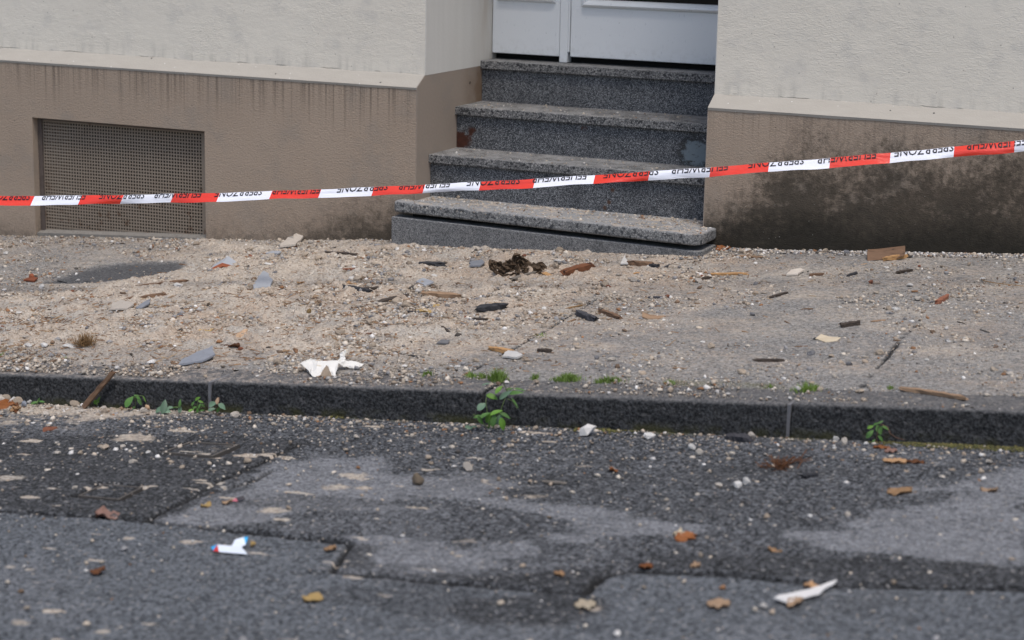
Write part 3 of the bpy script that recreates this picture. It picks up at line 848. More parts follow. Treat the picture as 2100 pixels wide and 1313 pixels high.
# ------------------------------------------------------------------ house
def build_house():
    H = empty('house', (0, 0, 0))
    tag(H, 'pale stucco house front with taupe plinth, basement grille and recessed grey door', 'house')
    XL, XR, ZT, DEP = -9.0, 9.0, 4.2, 0.78
    # upper stucco walls either side of the recess and above it
    wl = box('wall', 'wall', XL, -0.003, 0.0, DEP, Z_HIGH, ZT, H)
    wr = box('wall', 'wall', OPEN_W + 0.003, XR, 0.0, DEP, Z_HIGH, ZT, H)
    box('lintel', 'wall', -0.003, OPEN_W + 0.003, 0.002, DEP, 3.0, ZT, H)
    box('back_wall', 'dark', XL, XR, DEP + 0.01, DEP + 0.1, -1.2, ZT, H)
    # plinth: outline with grille opening on the left
    GX0, GX1, GZ0, GZ1 = -1.985, -1.05, -0.06, 0.532
    yf = -PL
    def slab(x0, x1, z0, z1):
        return box('plinth', 'plinth', x0, x1, yf, 0.30, z0, z1, H)
    prof = [(yf, GZ1), (yf, Z_LOW), (0.0, Z_HIGH - 0.002), (0.30, Z_HIGH - 0.002), (0.30, GZ1)]
    extrude_x('plinth', 'plinth', prof, XL, -0.003, H)
    slab(XL, GX0, -1.2, GZ1 - 0.0)
    slab(GX1, -0.003, -1.2, GZ1 - 0.0)
    box('plinth', 'plinth', GX0, GX1, yf + 0.012, 0.30, -1.2, GZ0 + 0.02, H)
    prof = [(yf, -1.2), (yf, Z_LOW), (0.0, Z_HIGH - 0.002), (0.30, Z_HIGH - 0.002), (0.30, -1.2)]
    extrude_x('plinth', 'plinth', prof, OPEN_W + 0.003, XR, H)
    # sloped ledge in wall paint, lip slightly uneven
    for x0, x1 in ((XL, -0.0015), (OPEN_W + 0.0015, XR)):
        n = 500; t = 0.004
        xs = np.linspace(x0, x1, n); v = []; f = []
        e = 0.004 * (fbm(xs, xs * 0, 9, 4, 3) - 0.5); e2 = 0.010 * (fbm(xs, xs * 0 + 3, 6, 4, 4) - 0.5)
        for i, x in enumerate(xs):
            v += [(x, yf - 0.002, Z_LOW - 0.009 + e[i]), (x, yf - 0.005, Z_LOW + 0.001), (x, -0.003 , Z_HIGH + 0.002 + e2[i]), (x, 0.004, Z_HIGH + 0.003 + e2[i]), (x, 0.004, Z_HIGH - 0.01)]
        for i in range(n - 1):
            for k in range(4): f.append((5 * i + k, 5 * i + 5 + k, 5 * i + 6 + k, 5 * i + 1 + k))
        f += [(0, 1, 2, 3, 4), tuple(5 * (n - 1) + k for k in (4, 3, 2, 1, 0))]
        mk('ledge', v, f, 'ledge', H)
    # reveals of the recess, smooth paint
    for s, xx in ((1, 0.0), (-1, OPEN_W)):
        x0, x1 = (xx - 0.003, xx) if s > 0 else (xx, xx + 0.003)
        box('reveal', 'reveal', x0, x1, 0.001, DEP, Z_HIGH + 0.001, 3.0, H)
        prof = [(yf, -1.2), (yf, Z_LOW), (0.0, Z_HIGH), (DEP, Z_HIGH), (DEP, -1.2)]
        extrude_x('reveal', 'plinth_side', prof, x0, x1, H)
    # basement grille: perforated steel sheet in a rusty frame with a concrete sill
    g = box('basement_grille', 'dark', GX0, GX1, 0.20, 0.22, GZ0 - 0.1, GZ1, H)  # near-black backing, painted shade of the hollow behind the holes
    yg = yf + 0.05
    gp, hole = 0.0149, 0.0092
    nx, nz = 60, 36
    x0g, z1g = -1.9915, 0.5135
    bx = [GX0 + 0.012]; 
    for i in range(nx):
        c0 = x0g + gp * i
        bx += [c0 + (gp - hole) / 2, c0 + (gp + hole) / 2]
    bx.append(GX1 - 0.001)
    bx = [b for b in bx if GX0 + 0.010 <= b <= GX1]
    bz = [GZ1 - 0.004]
    for j in range(nz):
        c0 = z1g - gp * j
        bz += [c0 - (gp - hole) / 2, c0 - (gp + hole) / 2]
    bz.append(bz[-1] - 0.006)
    # columns: keep alternate bands as holes
    xsides = []
    for i in range(nx):
        a_ = x0g + gp * i + (gp - hole) / 2; b_ = a_ + hole
        if a_ > GX0 + 0.020 and b_ < GX1 - 0.008: xsides.append((a_, b_))
    zs_ = [(z1g - gp * j - (gp - hole) / 2 - hole, z1g - gp * j - (gp - hole) / 2) for j in range(nz)]
    bx = sorted([GX0 + 0.003] + [q for p_ in xsides for q in p_] + [GX1 - 0.003])
    bz = sorted([zs_[-1][0] - 0.008] + [q for p_ in zs_ for q in p_] + [GZ1 - 0.003])
    holes_x = {round(a_, 5) for a_, b_ in xsides}; holes_z = {round(a_, 5) for a_, b_ in zs_}
    V = [(x, yg, z) for z in bz for x in bx]; nxb = len(bx); Fc = []
    for j in range(len(bz) - 1):
        for i in range(nxb - 1):
            if round(bx[i], 5) in holes_x and round(bz[j], 5) in holes_z: continue
            Fc.append((j * nxb + i, j * nxb + i + 1, (j + 1) * nxb + i + 1, (j + 1) * nxb + i))
    sheet = mk('perforated_sheet', V, Fc, 'grille', g)
    md = sheet.modifiers.new('thick', 'SOLIDIFY'); md.thickness = 0.0025; md.offset = -1
    for (a_, b_, c_, d_) in ((GX0, GX0 + 0.022, GZ0, GZ1), (GX1 - 0.010, GX1, GZ0, GZ1), (GX0 + 0.022, GX1 - 0.010, GZ1 - 0.014, GZ1)):
        box('frame', 'frame', a_ + 0.0005, b_ - 0.0005, yg - 0.012, yg + 0.012, c_, d_ - 0.0005, g, 0.002)
    extrude_x('sill', 'sill', [(yf + 0.008, -0.3), (yf + 0.008, 0.02), (yg + 0.002, 0.03), (yg + 0.03, 0.03), (yg + 0.03, -0.3)], GX0 + 0.001, GX1 - 0.001, g)
    g.data.materials[0] = MATS['dark']
    # tilt of sill follows the street
    sl = g.children[-1]
    for v in sl.data.vertices:
        if v.co.z > 0: v.co.z += 0.062 * (v.co.x - GX0) - 0.028
    # entrance door: fixed side panel, post, leaf with glazing, all set back in the recess
    y = DOOR_Y
    D = box('door', 'dark', 0.0, OPEN_W, y + 0.055, y + 0.10, STEP_Z0, 3.0, H)
    zb = 0.886
    post = box('post', 'door', 0.333, 0.372, y - 0.004, y + 0.05, STEP_Z0 + 0.001, 2.99, D, 0.004)
    def panelled(name, x0, x1, zlow, wx0, wx1, wz, glass):
        # stile-and-rail leaf around an opening, moulding and pane
        o = box(name, 'door', x0, x1, y, y + 0.045, zlow, wz, D, 0.003)
        box('stile', 'door', x0, wx0, y + 0.0005, y + 0.045, wz, 2.98, o)
        box('stile', 'door', wx1, x1, y + 0.0005, y + 0.045, wz, 2.98, o)
        box('rail', 'door', wx0, wx1, y + 0.0005, y + 0.045, 2.75, 2.98, o)
        pr = [(0.0, 0.0), (-0.012, 0.004), (-0.020, 0.012), (-0.016, 0.020), (-0.004, 0.030), (0.012, 0.034), (0.03, 0.034), (0.03, 0.0)]
        wx, hz = wx1 - wx0, 2.75 - wz
        # mitred moulding, four lengths
        n = len(pr)
        corners = [((wx0, wz), (1, 1)), ((wx1, wz), (-1, 1)), ((wx1, 2.75), (-1, -1)), ((wx0, 2.75), (1, -1))]
        for k in range(4):
            (c0, d0), (c1, d1) = corners[k], corners[(k + 1) % 4]
            v = [(c0[0] + d0[0] * q, y + p_, c0[1] + d0[1] * q) for p_, q in pr] + [(c1[0] + d1[0] * q, y + p_, c1[1] + d1[1] * q) for p_, q in pr]
            f = [(i, (i + 1) % n, n + (i + 1) % n, n + i) for i in range(n)]
            mk('moulding', v, f, 'door', o)
        box('pane', glass, wx0 + 0.02, wx1 - 0.02, y + 0.016, y + 0.022, wz + 0.02, 2.73, o)
        return o
    panelled('side_panel', 0.004, 0.331, 0.884, 0.028, 0.312, 1.118, 'door')
    lf = panelled('leaf', 0.384, 1.274, 0.886, 0.436, 1.222, 1.106, 'glass')
    box('cover_strip', 'door', 0.3725, 0.3805, y - 0.002, y + 0.03, 0.905, 2.98, D, 0.002)
    return H


# ------------------------------------------------------------------ steps
def slab_mesh(name, mat, pts, z0, z1, bev, parent, round_front=0.0):
    bm = bmesh.new()
    lo = [bm.verts.new((x, y, z0)) for x, y in pts]; hi = [bm.verts.new((x, y, z1)) for x, y in pts]
    bm.faces.new(lo[::-1]); bm.faces.new(hi)
    n = len(pts)
    for i in range(n): bm.faces.new((lo[i], lo[(i + 1) % n], hi[(i + 1) % n], hi[i]))
    bmesh.ops.recalc_face_normals(bm, faces=bm.faces)
    es = [e for e in bm.edges if abs(e.verts[0].co.z - e.verts[1].co.z) < 1e-6]
    bmesh.ops.bevel(bm, geom=es, offset=bev, segments=3, affect='EDGES', profile=0.5)
    return from_bm(name, bm, mat, parent)


def build_steps():
    S = empty('entrance_steps', (OPEN_W / 2, 0.2, 0.12))
    tag(S, 'four grey terrazzo steps leading up to the recessed door', 'steps')
    inv = Matrix.Translation((-OPEN_W / 2, -0.2, -0.12))
    kids = []
    th = 0.037
    for k in range(3):
        yf = STEP_A - k * STEP_T; z = STEP_Z0 - k * STEP_H
        yb = (DOOR_Y + 0.08) if k == 0 else yf + STEP_T + 0.02
        o = slab_mesh('tread', 'tread', [(0.001, yf), (OPEN_W - 0.001, yf), (OPEN_W - 0.001, yb), (0.001, yb)], z - th, z, 0.004, None)
        kids.append(o)
        o = box('riser', 'riser', 0.002, OPEN_W - 0.002, yf + 0.018, yf + 0.05, z - STEP_H - 0.002, z - th - 0.001)
        kids.append(o)
    # bottom step: wider slab with rounded ends, loose on a separate base block
    z4 = STEP_Z0 - 3 * STEP_H
    def fy(x): return -0.150 - (x + 0.06) * 0.083
    R = 0.05
    pts = []
    xl, xr = -0.072, 1.338
    for t in np.linspace(math.pi, 1.5 * math.pi, 7): pts.append((xl + R * 0.5 + R * 0.5 * math.cos(t), fy(xl) + R * 0.5 + R * 0.5 * math.sin(t)))
    for t in np.linspace(1.5 * math.pi, 2 * math.pi, 9): pts.append((xr - R + R * math.cos(t), fy(xr) + R + R * math.sin(t)))
    pts += [(xr, -PL - 0.002), (OPEN_W - 0.002, -PL - 0.002), (OPEN_W - 0.002, 0.08), (0.002, 0.08), (0.002, -PL - 0.002), (xl, -PL - 0.002)]
    o = slab_mesh('tread', 'tread_low', pts, z4 - 0.048, z4, 0.010, None); kids.append(o)
    def fb(x): return fy(x) + 0.004
    n = 30
    pts = [(x, fb(x)) for x in np.linspace(-0.078, 1.30, n)]
    for t in np.linspace(1.5 * math.pi, 2 * math.pi, 5): pts.append((1.31 + 0.03 * math.cos(t), fb(1.34) + 0.03 + 0.03 * math.sin(t)))
    pts += [(1.34, -PL - 0.003), (-0.078, -PL - 0.003)]
    zt = lambda x: z4 - 0.062 + 0.006 * (x > 9)
    o = slab_mesh('riser', 'riser_low', pts, -0.1, z4 - 0.068, 0.005, None)
    kids.append(o)
    o = box('riser', 'dark', 0.0, 1.26, -0.10, 0.06, z4 - 0.085, z4 - 0.049); kids.append(o)   # near-black box standing in for shade in the gap under the slab
    o.name = 'gap_shade'
    for o in kids:
        o.data.transform(inv); o.parent = S
    return S


# ------------------------------------------------------------------ barrier tape
def build_tape():
    us = [0, 158, 350, 445, 555, 655, 765, 870, 985, 1095, 1215, 1330, 1455, 1575, 1702, 1827, 1955, 2080, 2100]
    tp = [402, 401, 398.5, 395.6, 392, 389, 384, 379, 373.5, 366.5, 359.5, 352, 343.5, 334, 324, 313.5, 301.5, 289, 287]
    bt = [421, 420, 416.5, 413, 409.5, 405.5, 400.5, 396, 391, 385, 378.5, 371, 361.5, 352.5, 343.6, 334, 323.5, 312, 310]
    ct = np.polyfit(us, tp, 4); cw = np.polyfit(us, np.array(bt) - np.array(tp), 2)
    def top(u):
        if u < 0: return np.polyval(ct, 0) + u * 0.004
        if u > 2100: return np.polyval(ct, 2100) + (u - 2100) * (-0.098)
        return np.polyval(ct, u)
    def S(u, t):
        zz = 1.0 / (1 / 7.7 + (1 / 6.68 - 1 / 7.7) * u / 2100.0)
        w = np.polyval(cw, min(max(u, -100), 2200)) + 0.8 * math.sin(u * 0.019) + 0.4 * math.sin(u * 0.053)
        v = top(u) + w * t + 0.5 * math.sin(u * 0.031) + 0.3 * math.sin(u * .083 + 1)
        bulge = -0.006 * math.sin(math.pi * min(max(t, 0), 1)) + 0.010 * (1 - t) + 0.004 * math.sin(u * 0.017 + 3 * t) - 0.020 * max(0.0, t - 0.52) * (1 + 0.9 * math.sin(u * 0.0113 + 1.2) + 0.4 * math.sin(u * .047))
        return CAM + ray(u, v) * (zz + bulge)
    bounds_t = [-420, -320, -222, -124, -26, 71, 168, 254, 357, 451, 558.6, 659, 767.5, 872, 987, 1098, 1220.6, 1333, 1458, 1578, 1703, 1826.6, 1957, 2081, 2210, 2340, 2472]
    slant = lambda u: 9.0 - 8.0 * min(max(u, 0), 2100) / 2100.0
    T = empty('barrier_tape', S(1050, 1.0))
    tag(T, 'red and white plastic barrier tape stretched across the whole scene', 'tape')
    org = S(1050, 1.0)
    rows = 9
    V = []; Fc = []; mi = []
    for k in range(len(bounds_t) - 1):
        a, b = bounds_t[k], bounds_t[k + 1]; nseg = 10; base = len(V)
        for i in range(nseg + 1):
            for j in range(rows):
                t = j / (rows - 1)
                u = a + (b - a) * i / nseg - slant(a + (b - a) * i / nseg) * t
                V.append(S(u, t) - org)
        for i in range(nseg):
            for j in range(rows - 1):
                q = base + i * rows + j
                Fc.append((q, q + 1, q + rows + 1, q + rows)); mi.append(k % 2)
        # folded-back half hangs behind
        base = len(V)
        for i in range(nseg + 1):
            for j in range(3):
                t = j / 2 * 0.93
                u = a + (b - a) * i / nseg - slant(a) * 0.2 * t
                V.append(S(u, t + 0.005) - org + FW * (0.004 + 0.006 * math.sin(t * 3)))
        for i in range(nseg):
            for j in range(2):
                q = base + i * 3 + j
                Fc.append((q, q + 3, q + 4, q + 1)); mi.append(k % 2)
    me = bpy.data.meshes.new('tape_strip'); me.from_pydata([tuple(v) for v in V], [], Fc)
    me.materials.append(MATS['tape_white']); me.materials.append(MATS['tape_red'])
    # first band (u -420) is white so that 71..168 is white
    start_white = (bounds_t.index(71) % 2 == 0)
    me.polygons.foreach_set('material_index', [(m if start_white else 1 - m) for m in mi])
    me.polygons.foreach_set('use_smooth', [True] * len(me.polygons)); me.update()
    o = bpy.data.objects.new('tape_strip', me); COL.objects.link(o); o.parent = T
    # lettering, upside down and cut by the fold
    words = [(-40, -135, 'SPERRZONE'), (62, -28, 'SPERRZONE'), (176, 85, 'FEUERWEHR'), (297, 205, 'SPERRZONE'), (413, 315, 'FEUERWEHR'), (538, 441, 'SPERRZONE'), (657, 557, 'FEUERWEHR'),
             (796, 692, 'SPERRZONE'), (923, 816, 'FEUERWEHR'), (1067, 958, 'SPERRZONE'), (1203, 1090, 'FEUERWEHR'), (1351, 1238, 'SPERRZONE'),
             (1493, 1375, 'FEUERWEHR'), (1649, 1535, 'SPERRZONE'), (1797, 1674, 'FEUERWEHR'), (1956, 1834, 'SPERRZONE'), (2104, 1980, 'FEUERWEHR'),
             (2275, 2148, 'SPERRZONE')]
    words[0] = (-60, -155, 'FEUERWEHR')
    cache = {}
    for wd in ('FEUERWEHR', 'SPERRZONE'):
        cu = bpy.data.curves.new('lettering_' + wd.lower(), 'FONT'); cu.body = wd; cu.size = 1.0; cu.offset = 0.010; cu.resolution_u = 2
        to = bpy.data.objects.new('lettering_source', cu); COL.objects.link(to)
        bpy.context.view_layer.update()
        dg = bpy.context.evaluated_depsgraph_get()
        tm = bpy.data.meshes.new_from_object(to.evaluated_get(dg))
        bm = bmesh.new(); bm.from_mesh(tm)
        mx = max(v.co.x for v in bm.verts); mn = min(v.co.x for v in bm.verts); cap = max(v.co.y for v in bm.verts)
        for v in bm.verts: v.co.x = (v.co.x - mn) / (mx - mn); v.co.y /= cap; v.co.z = 0
        bmesh.ops.bisect_plane(bm, geom=bm.verts[:] + bm.edges[:] + bm.faces[:], plane_co=(0, 0.47, 0), plane_no=(0, -1, 0), clear_outer=True)
        bmesh.ops.triangulate(bm, faces=bm.faces)
        bm.verts.index_update()
        cache[wd] = ([(v.co.x, v.co.y) for v in bm.verts], [tuple(v.index for v in f.verts) for f in bm.faces])
        bm.free(); bpy.data.objects.remove(to); bpy.data.meshes.remove(tm); bpy.data.curves.remove(cu)
    for uR, uL, wd in words:
        vs, fs = cache[wd]; V = []
        for x, c in vs:
            t = 0.44 - (1 - c) * 0.78
            u = uR + (uL - uR) * x - slant(uR) * (t - 0.1)
            p = S(u, t)
            V.append(p - org - ray(u, 400) * 0.0014)
        mk('lettering', V, fs, 'ink', T)
    return T


# ------------------------------------------------------------------ loose pieces
ICO = {}
def ico(sub):
    if sub not in ICO:
        bm = bmesh.new(); bmesh.ops.create_icosphere(bm, subdivisions=sub, radius=1.0)
        bm.verts.index_update()
        ICO[sub] = (np.array([v.co[:] for v in bm.verts]), [tuple(v.index for v in f.verts) for f in bm.faces]); bm.free()
    return ICO[sub]


def lump_verts(seed, sub=2, sx=1, sy=0.8, sz=0.6, rough=0.35, flat=0.0):
    r = np.random.default_rng(seed)
    v, f = ico(sub); v = v.copy()
    # chop by random planes for broken facets
    for _ in range(7):
        n = r.normal(size=3); n /= np.linalg.norm(n); d = r.uniform(0.45, 0.8)
        s = v @ n; over = s > d
        v[over] -= np.outer(s[over] - d, n) * 0.9
    v += r.normal(size=v.shape) * 0.05 * rough * 3
    v *= np.array([sx, sy, sz])
    return v, f


def lump_mesh(name, seed, mat, **kw):
    v, f = lump_verts(seed, **kw)
    me = bpy.data.meshes.new(name); me.from_pydata([tuple(p) for p in v], [], f)
    me.materials.append(MATS[mat]); me.update(); return me


def put(name, me, u, v, size, label, cat, group=None, rot=None, sink=0.25, world=None):
    p = ground(u, v) if world is None else np.array(world)
    o = bpy.data.objects.new(name, me); COL.objects.link(o)
    hz = max(abs(w.co.z) for w in me.vertices) * size
    o.location = (p[0], p[1], p[2] + hz * (1 - sink) ); o.scale = (size,) * 3
    o.rotation_euler = (random.uniform(-.2, .2), random.uniform(-.2, .2), random.uniform(0, 6.28) if rot is None else rot)
    return tag(o, label, cat, group)


def stick(u1, v1, u2, v2, w, h, mat, label, cat='wood splinter', name='wood_splinter', group='wood splinters', a=None, b=None, ragged=0.5, seed=None, up=0.0, nseg=9):
    """a broken length of wood from one ground spot to another"""
    r = np.random.default_rng(seed if seed is not None else int(u1 * 7 + v1))
    A = ground(u1, v1) if a is None else np.array(a); B = ground(u2, v2) if b is None else np.array(b)
    if a is None: A[2] += h * 0.42 + up
    if b is None: B[2] += h * 0.42 + up
    d = B - A; L = np.linalg.norm(d); d /= L
    s = np.cross(d, (0, 0, 1)); s /= np.linalg.norm(s); n = np.cross(s, d)
    # local frame: x along the grain
    cs = [(-.5, -.42), (-.5, .30), (-.30, .5), (.34, .5), (.5, .34), (.5, -.36), (.2, -.5), (-.3, -.5)]
    m = len(cs); V = []; F = []
    endj = r.uniform(-1, 1, (2, m)) * ragged * min(0.28 * L, 2.2 * w)
    taper = r.uniform(0.55, 1.0, 2)
    for i in range(nseg + 1):
        t = i / nseg
        tp = 1 - (1 - taper[0]) * max(0, 1 - t * 4) - (1 - taper[1]) * max(0, 1 - (1 - t) * 4)
        for k, (cy, cz) in enumerate(cs):
            x = (t - .5) * L
            x += endj[0][k] * max(0, 1 - t * 2.5) + endj[1][k] * max(0, 1 - (1 - t) * 2.5)
            j = r.normal(size=2) * 0.05
            bow = 0.02 * L * math.sin(t * 3.1) * (r.integers(0, 1) + .3)
            V.append((x, (cy * tp + j[0]) * w + bow, (cz * tp + j[1]) * h))
    for i in range(nseg):
        for k in range(m): F.append((i * m + k, i * m + (k + 1) % m, (i + 1) * m + (k + 1) % m, (i + 1) * m + k))
    F += [tuple(range(m))[::-1], tuple(nseg * m + k for k in range(m))]
    o = mk(name, V, F, mat)
    o.matrix_world = Matrix(((d[0], s[0], n[0], (A[0] + B[0]) / 2), (d[1], s[1], n[1], (A[1] + B[1]) / 2), (d[2], s[2], n[2], (A[2] + B[2]) / 2), (0, 0, 0, 1)))
    return tag(o, label, cat, group)


def plate(name, px, th, mats, label, cat, group=None, tilt=0.0, lifts=None, seed=0, up=0.002):
    """broken flat piece: outline given by ground spots, with real thickness, edges roughened"""
    r = np.random.default_rng(seed)
    P = [ground(*q) for q in px]
    if lifts:
        P = [p + np.array((0, 0, l)) for p, l in zip(P, lifts)]
    c = np.mean(P, 0)
    pts = []
    n = len(P)
    for i in range(n):
        a, b = P[i], P[(i + 1) % n]
        for t in (0, 0.34, 0.67):
            q = a + (b - a) * t
            if t: q = q + np.array([*(r.normal(size=2) * 0.035 * np.linalg.norm(b - a)), 0])
            pts.append(q - c)
    m = len(pts)
    V = [p + (0, 0, up) for p in pts] + [p * np.array((.985, .985, 1)) + (0, 0, up + th) for p in pts] + [np.array((0, 0, np.mean([p[2] for p in pts]) + up + th * 1.02)), np.array((0, 0, up))]
    F = [(i, (i + 1) % m, m + (i + 1) % m, m + i) for i in range(m)]
    F += [(m + i, m + (i + 1) % m, 2 * m) for i in range(m)] + [((i + 1) % m, i, 2 * m + 1) for i in range(m)]
    ms = mats if isinstance(mats, (tuple, list)) else [mats]
    o = mk(name, V, F, ms, None, False, c)
    if len(ms) > 1:
        o.data.polygons.foreach_set('material_index', [1] * m + [0] * m + [1] * m)
    return tag(o, label, cat, group)


def folded(name, pts, faces, mat, label, cat, group=None, th=0.0015, fmat=None, extra=None, noise=0.0, sub=0):
    """creased sheet: pts are (u, v, ground u, ground v) spots"""
    P = [lift(*q) if len(q) == 4 else np.array(q) for q in pts]
    base = min(P, key=lambda p: p[2]); c = np.array([np.mean([p[0] for p in P]), np.mean([p[1] for p in P]), base[2]])
    o = mk(name, [p - c for p in P], faces, mat if isinstance(mat, (list, tuple)) else [mat], None, False, c)
    if fmat: o.data.polygons.foreach_set('material_index', fmat)
    if sub:
        bm = bmesh.new(); bm.from_mesh(o.data)
        bmesh.ops.triangulate(bm, faces=bm.faces)
        bmesh.ops.subdivide_edges(bm, edges=bm.edges[:], cuts=sub, use_grid_fill=True)
        r = np.random.default_rng(5)
        for v in bm.verts: v.co += Vector(r.normal(size=3) * noise)
        bm.to_mesh(o.data); bm.free()
    md = o.modifiers.new('thick', 'SOLIDIFY'); md.thickness = th; md.offset = 0
    return tag(o, label, cat, group)


def dry_leaf(u1, v1, u2, v2, wid, mat, label, group='fallen leaves', curl=0.012, name='fallen_leaf', seed=1, lobes=0):
    curl *= 0.38; wid *= 1.2
    """leaf blade lying from spot 1 to spot 2, curled, with a midrib fold"""
    r = np.random.default_rng(seed)
    A, B = ground(u1, v1), ground(u2, v2)
    d = B - A; L = np.linalg.norm(d); d /= L; s = np.array((-d[1], d[0], 0)); s /= np.linalg.norm(s)
    c = (A + B) / 2
    n, m = 14, 9; V = []; F = []
    for i in range(n + 1):
        t = i / n
        wv = wid * max(0.02, math.sin(math.pi * t) ** 0.7) * (1 + 0.22 * math.sin(t * 17 + seed)) * (1 + (0.45 * abs(math.sin(t * math.pi * lobes)) - .2 if lobes else 0))
        for j in range(m):
            q = j / (m - 1) * 2 - 1
            z = 0.004 + curl * (abs(q) ** 1.6) * (0.5 + 0.8 * math.sin(t * 5 + seed)) + curl * 0.8 * math.sin(t * 3.0 + seed * 2) * t + 0.003 * math.sin(q * 9 + t * 13)
            V.append(d * (t - .5) * L + s * (q * wv * .5 * (1 + .08 * r.normal())) + np.array((0, 0, abs(z))))
    for i in range(n):
        for j in range(m - 1): F.append((i * m + j, i * m + j + 1, (i + 1) * m + j + 1, (i + 1) * m + j))
    o = mk(name, V, F, mat, None, True, c)
    md = o.modifiers.new('thick', 'SOLIDIFY'); md.thickness = 0.0008; md.offset = 1
    return tag(o, label, 'leaf', group)


def tube(name, pts, rad, mat, parent, loc=None, nsides=5):
    P = [np.array(p) for p in pts]; V = []; F = []
    for i, p in enumerate(P):
        d = (P[min(i + 1, len(P) - 1)] - P[max(i - 1, 0)]); d /= np.linalg.norm(d) + 1e-9
        a = np.cross(d, (0.3, 0.5, 0.8)); a /= np.linalg.norm(a); b = np.cross(d, a)
        rr = rad * (1 - 0.5 * i / max(1, len(P) - 1))
        for k in range(nsides):
            th = 2 * math.pi * k / nsides; V.append(p + rr * (a * math.cos(th) + b * math.sin(th)))
    for i in range(len(P) - 1):
        for k in range(nsides): F.append((i * nsides + k, i * nsides + (k + 1) % nsides, (i + 1) * nsides + (k + 1) % nsides, (i + 1) * nsides + k))
    F += [tuple(range(nsides))[::-1], tuple((len(P) - 1) * nsides + k for k in range(nsides))]
    return mk(name, V, F, mat, parent, True)


def plant(gu, gv, stems, leaves, label, group='weeds along the kerb', name='weed', seed=0, stemmat='stem'):
    """stems: lists of (u, v) spots; leaves: (u, v, length px, angle deg in view, mat, width ratio)"""
    r = np.random.default_rng(seed)
    g = at(gu, gv); g = g.copy(); g[2] = float(surf(g[0], g[1]))
    T = empty(name, g); tag(T, label, 'plant', group)
    dep = float((g - CAM) @ FW); ppm = F_PX / dep
    for st in stems:
        pts = [CAM + ray(u, v) * (dep - 0.02 - 0.004 * i + 0.012 * math.sin(i * 2.3)) - g for i, (u, v) in enumerate(st)]
        tube('stem', pts, 0.0016, stemmat, T)
    for (u, v, Lp, ang, mt, wr) in leaves:
        c = CAM + ray(u, v) * (dep - 0.025 + r.uniform(-.025, .02)) - g
        L = 1.08 * Lp / ppm; a = math.radians(ang)
        toward = -FW * r.uniform(-.5, .5) + np.array((0, 0, .3)) * r.uniform(-.4, .6)
        d = RT * math.cos(a) + UP * math.sin(a) + toward * 0.6; d /= np.linalg.norm(d)
        nrm = -FW * 0.75 + np.array((0, 0, 0.75)) + r.normal(size=3) * 0.25
        s = np.cross(d, nrm); s /= np.linalg.norm(s); nn = np.cross(s, d)
        V = []; F = []; n = 8; m = 5
        for i in range(n + 1):
            t = i / n
            w = 0.88 * L * wr * max(0.015, math.sin(math.pi * t ** 0.8)) ** 0.85
            for j in range(m):
                q = j / (m - 1) * 2 - 1
                V.append(c + d * (t - .5) * L + s * q * w * .5 + nn * (abs(q) * w * 0.16 - 0.22 * L * (t - .4) ** 2))
        for i in range(n):
            for j in range(m - 1): F.append((i * m + j, i * m + j + 1, (i + 1) * m + j + 1, (i + 1) * m + j))
        mk('leaf', V, F, mt, T, True)
    return T


def tuft(u, v, wpx, hpx, nb, label, seed, dry=0.15, group='grass tufts in the joint behind the kerb'):
    r = np.random.default_rng(seed)
    g = ground(u, v); ppm = F_PX / float((g - CAM) @ FW)
    W, Hh = wpx / ppm, hpx / ppm * 1.35; nb = int(nb * 1.15)
    V = []; F = []; cols = []
    for _ in range(nb):
        p = RT * r.normal() * W * 0.26 + np.array((RT[1], -RT[0], 0)) * r.normal() * 0.012
        p[2] = 0.0755 * p[0] - 0.004
        h = Hh * r.uniform(0.4, 1.0) * (1 - 0.5 * min(1, abs(p @ RT) / (W * .6)))
        ld = np.array((*r.normal(size=2), 0)); ld /= np.linalg.norm(ld); lean = ld * h * r.uniform(.1, .8)
        s = np.cross(ld, (0, 0, 1)) if r.random() < .3 else RT * r.uniform(.6, 1); s = s / np.linalg.norm(s) * 0.0012
        b = len(V)
        for t in (0, .5, 1):
            q = p + lean * t * t + np.array((0, 0, h * t * (1 - .2 * t)))
            if t < 1: V += [q - s * (1 - .4 * t), q + s * (1 - .4 * t)]
            else: V.append(q)
        F += [(b, b + 1, b + 3, b + 2), (b + 2, b + 3, b + 4)]
    o = mk('grass_tuft', V, F, 'grass', None, True, g)
    return tag(o, label, 'grass tuft', group)


# ------------------------------------------------------------------ grit fields (countless crumbs)
PAL = np.array([(0.47, 0.40, 0.32), (0.57, 0.51, 0.43), (0.34, 0.275, 0.21), (0.70, 0.68, 0.65), (0.25, 0.25, 0.255), (0.19, 0.125, 0.08), (0.30, 0.15, 0.07), (0.05, 0.048, 0.046)])


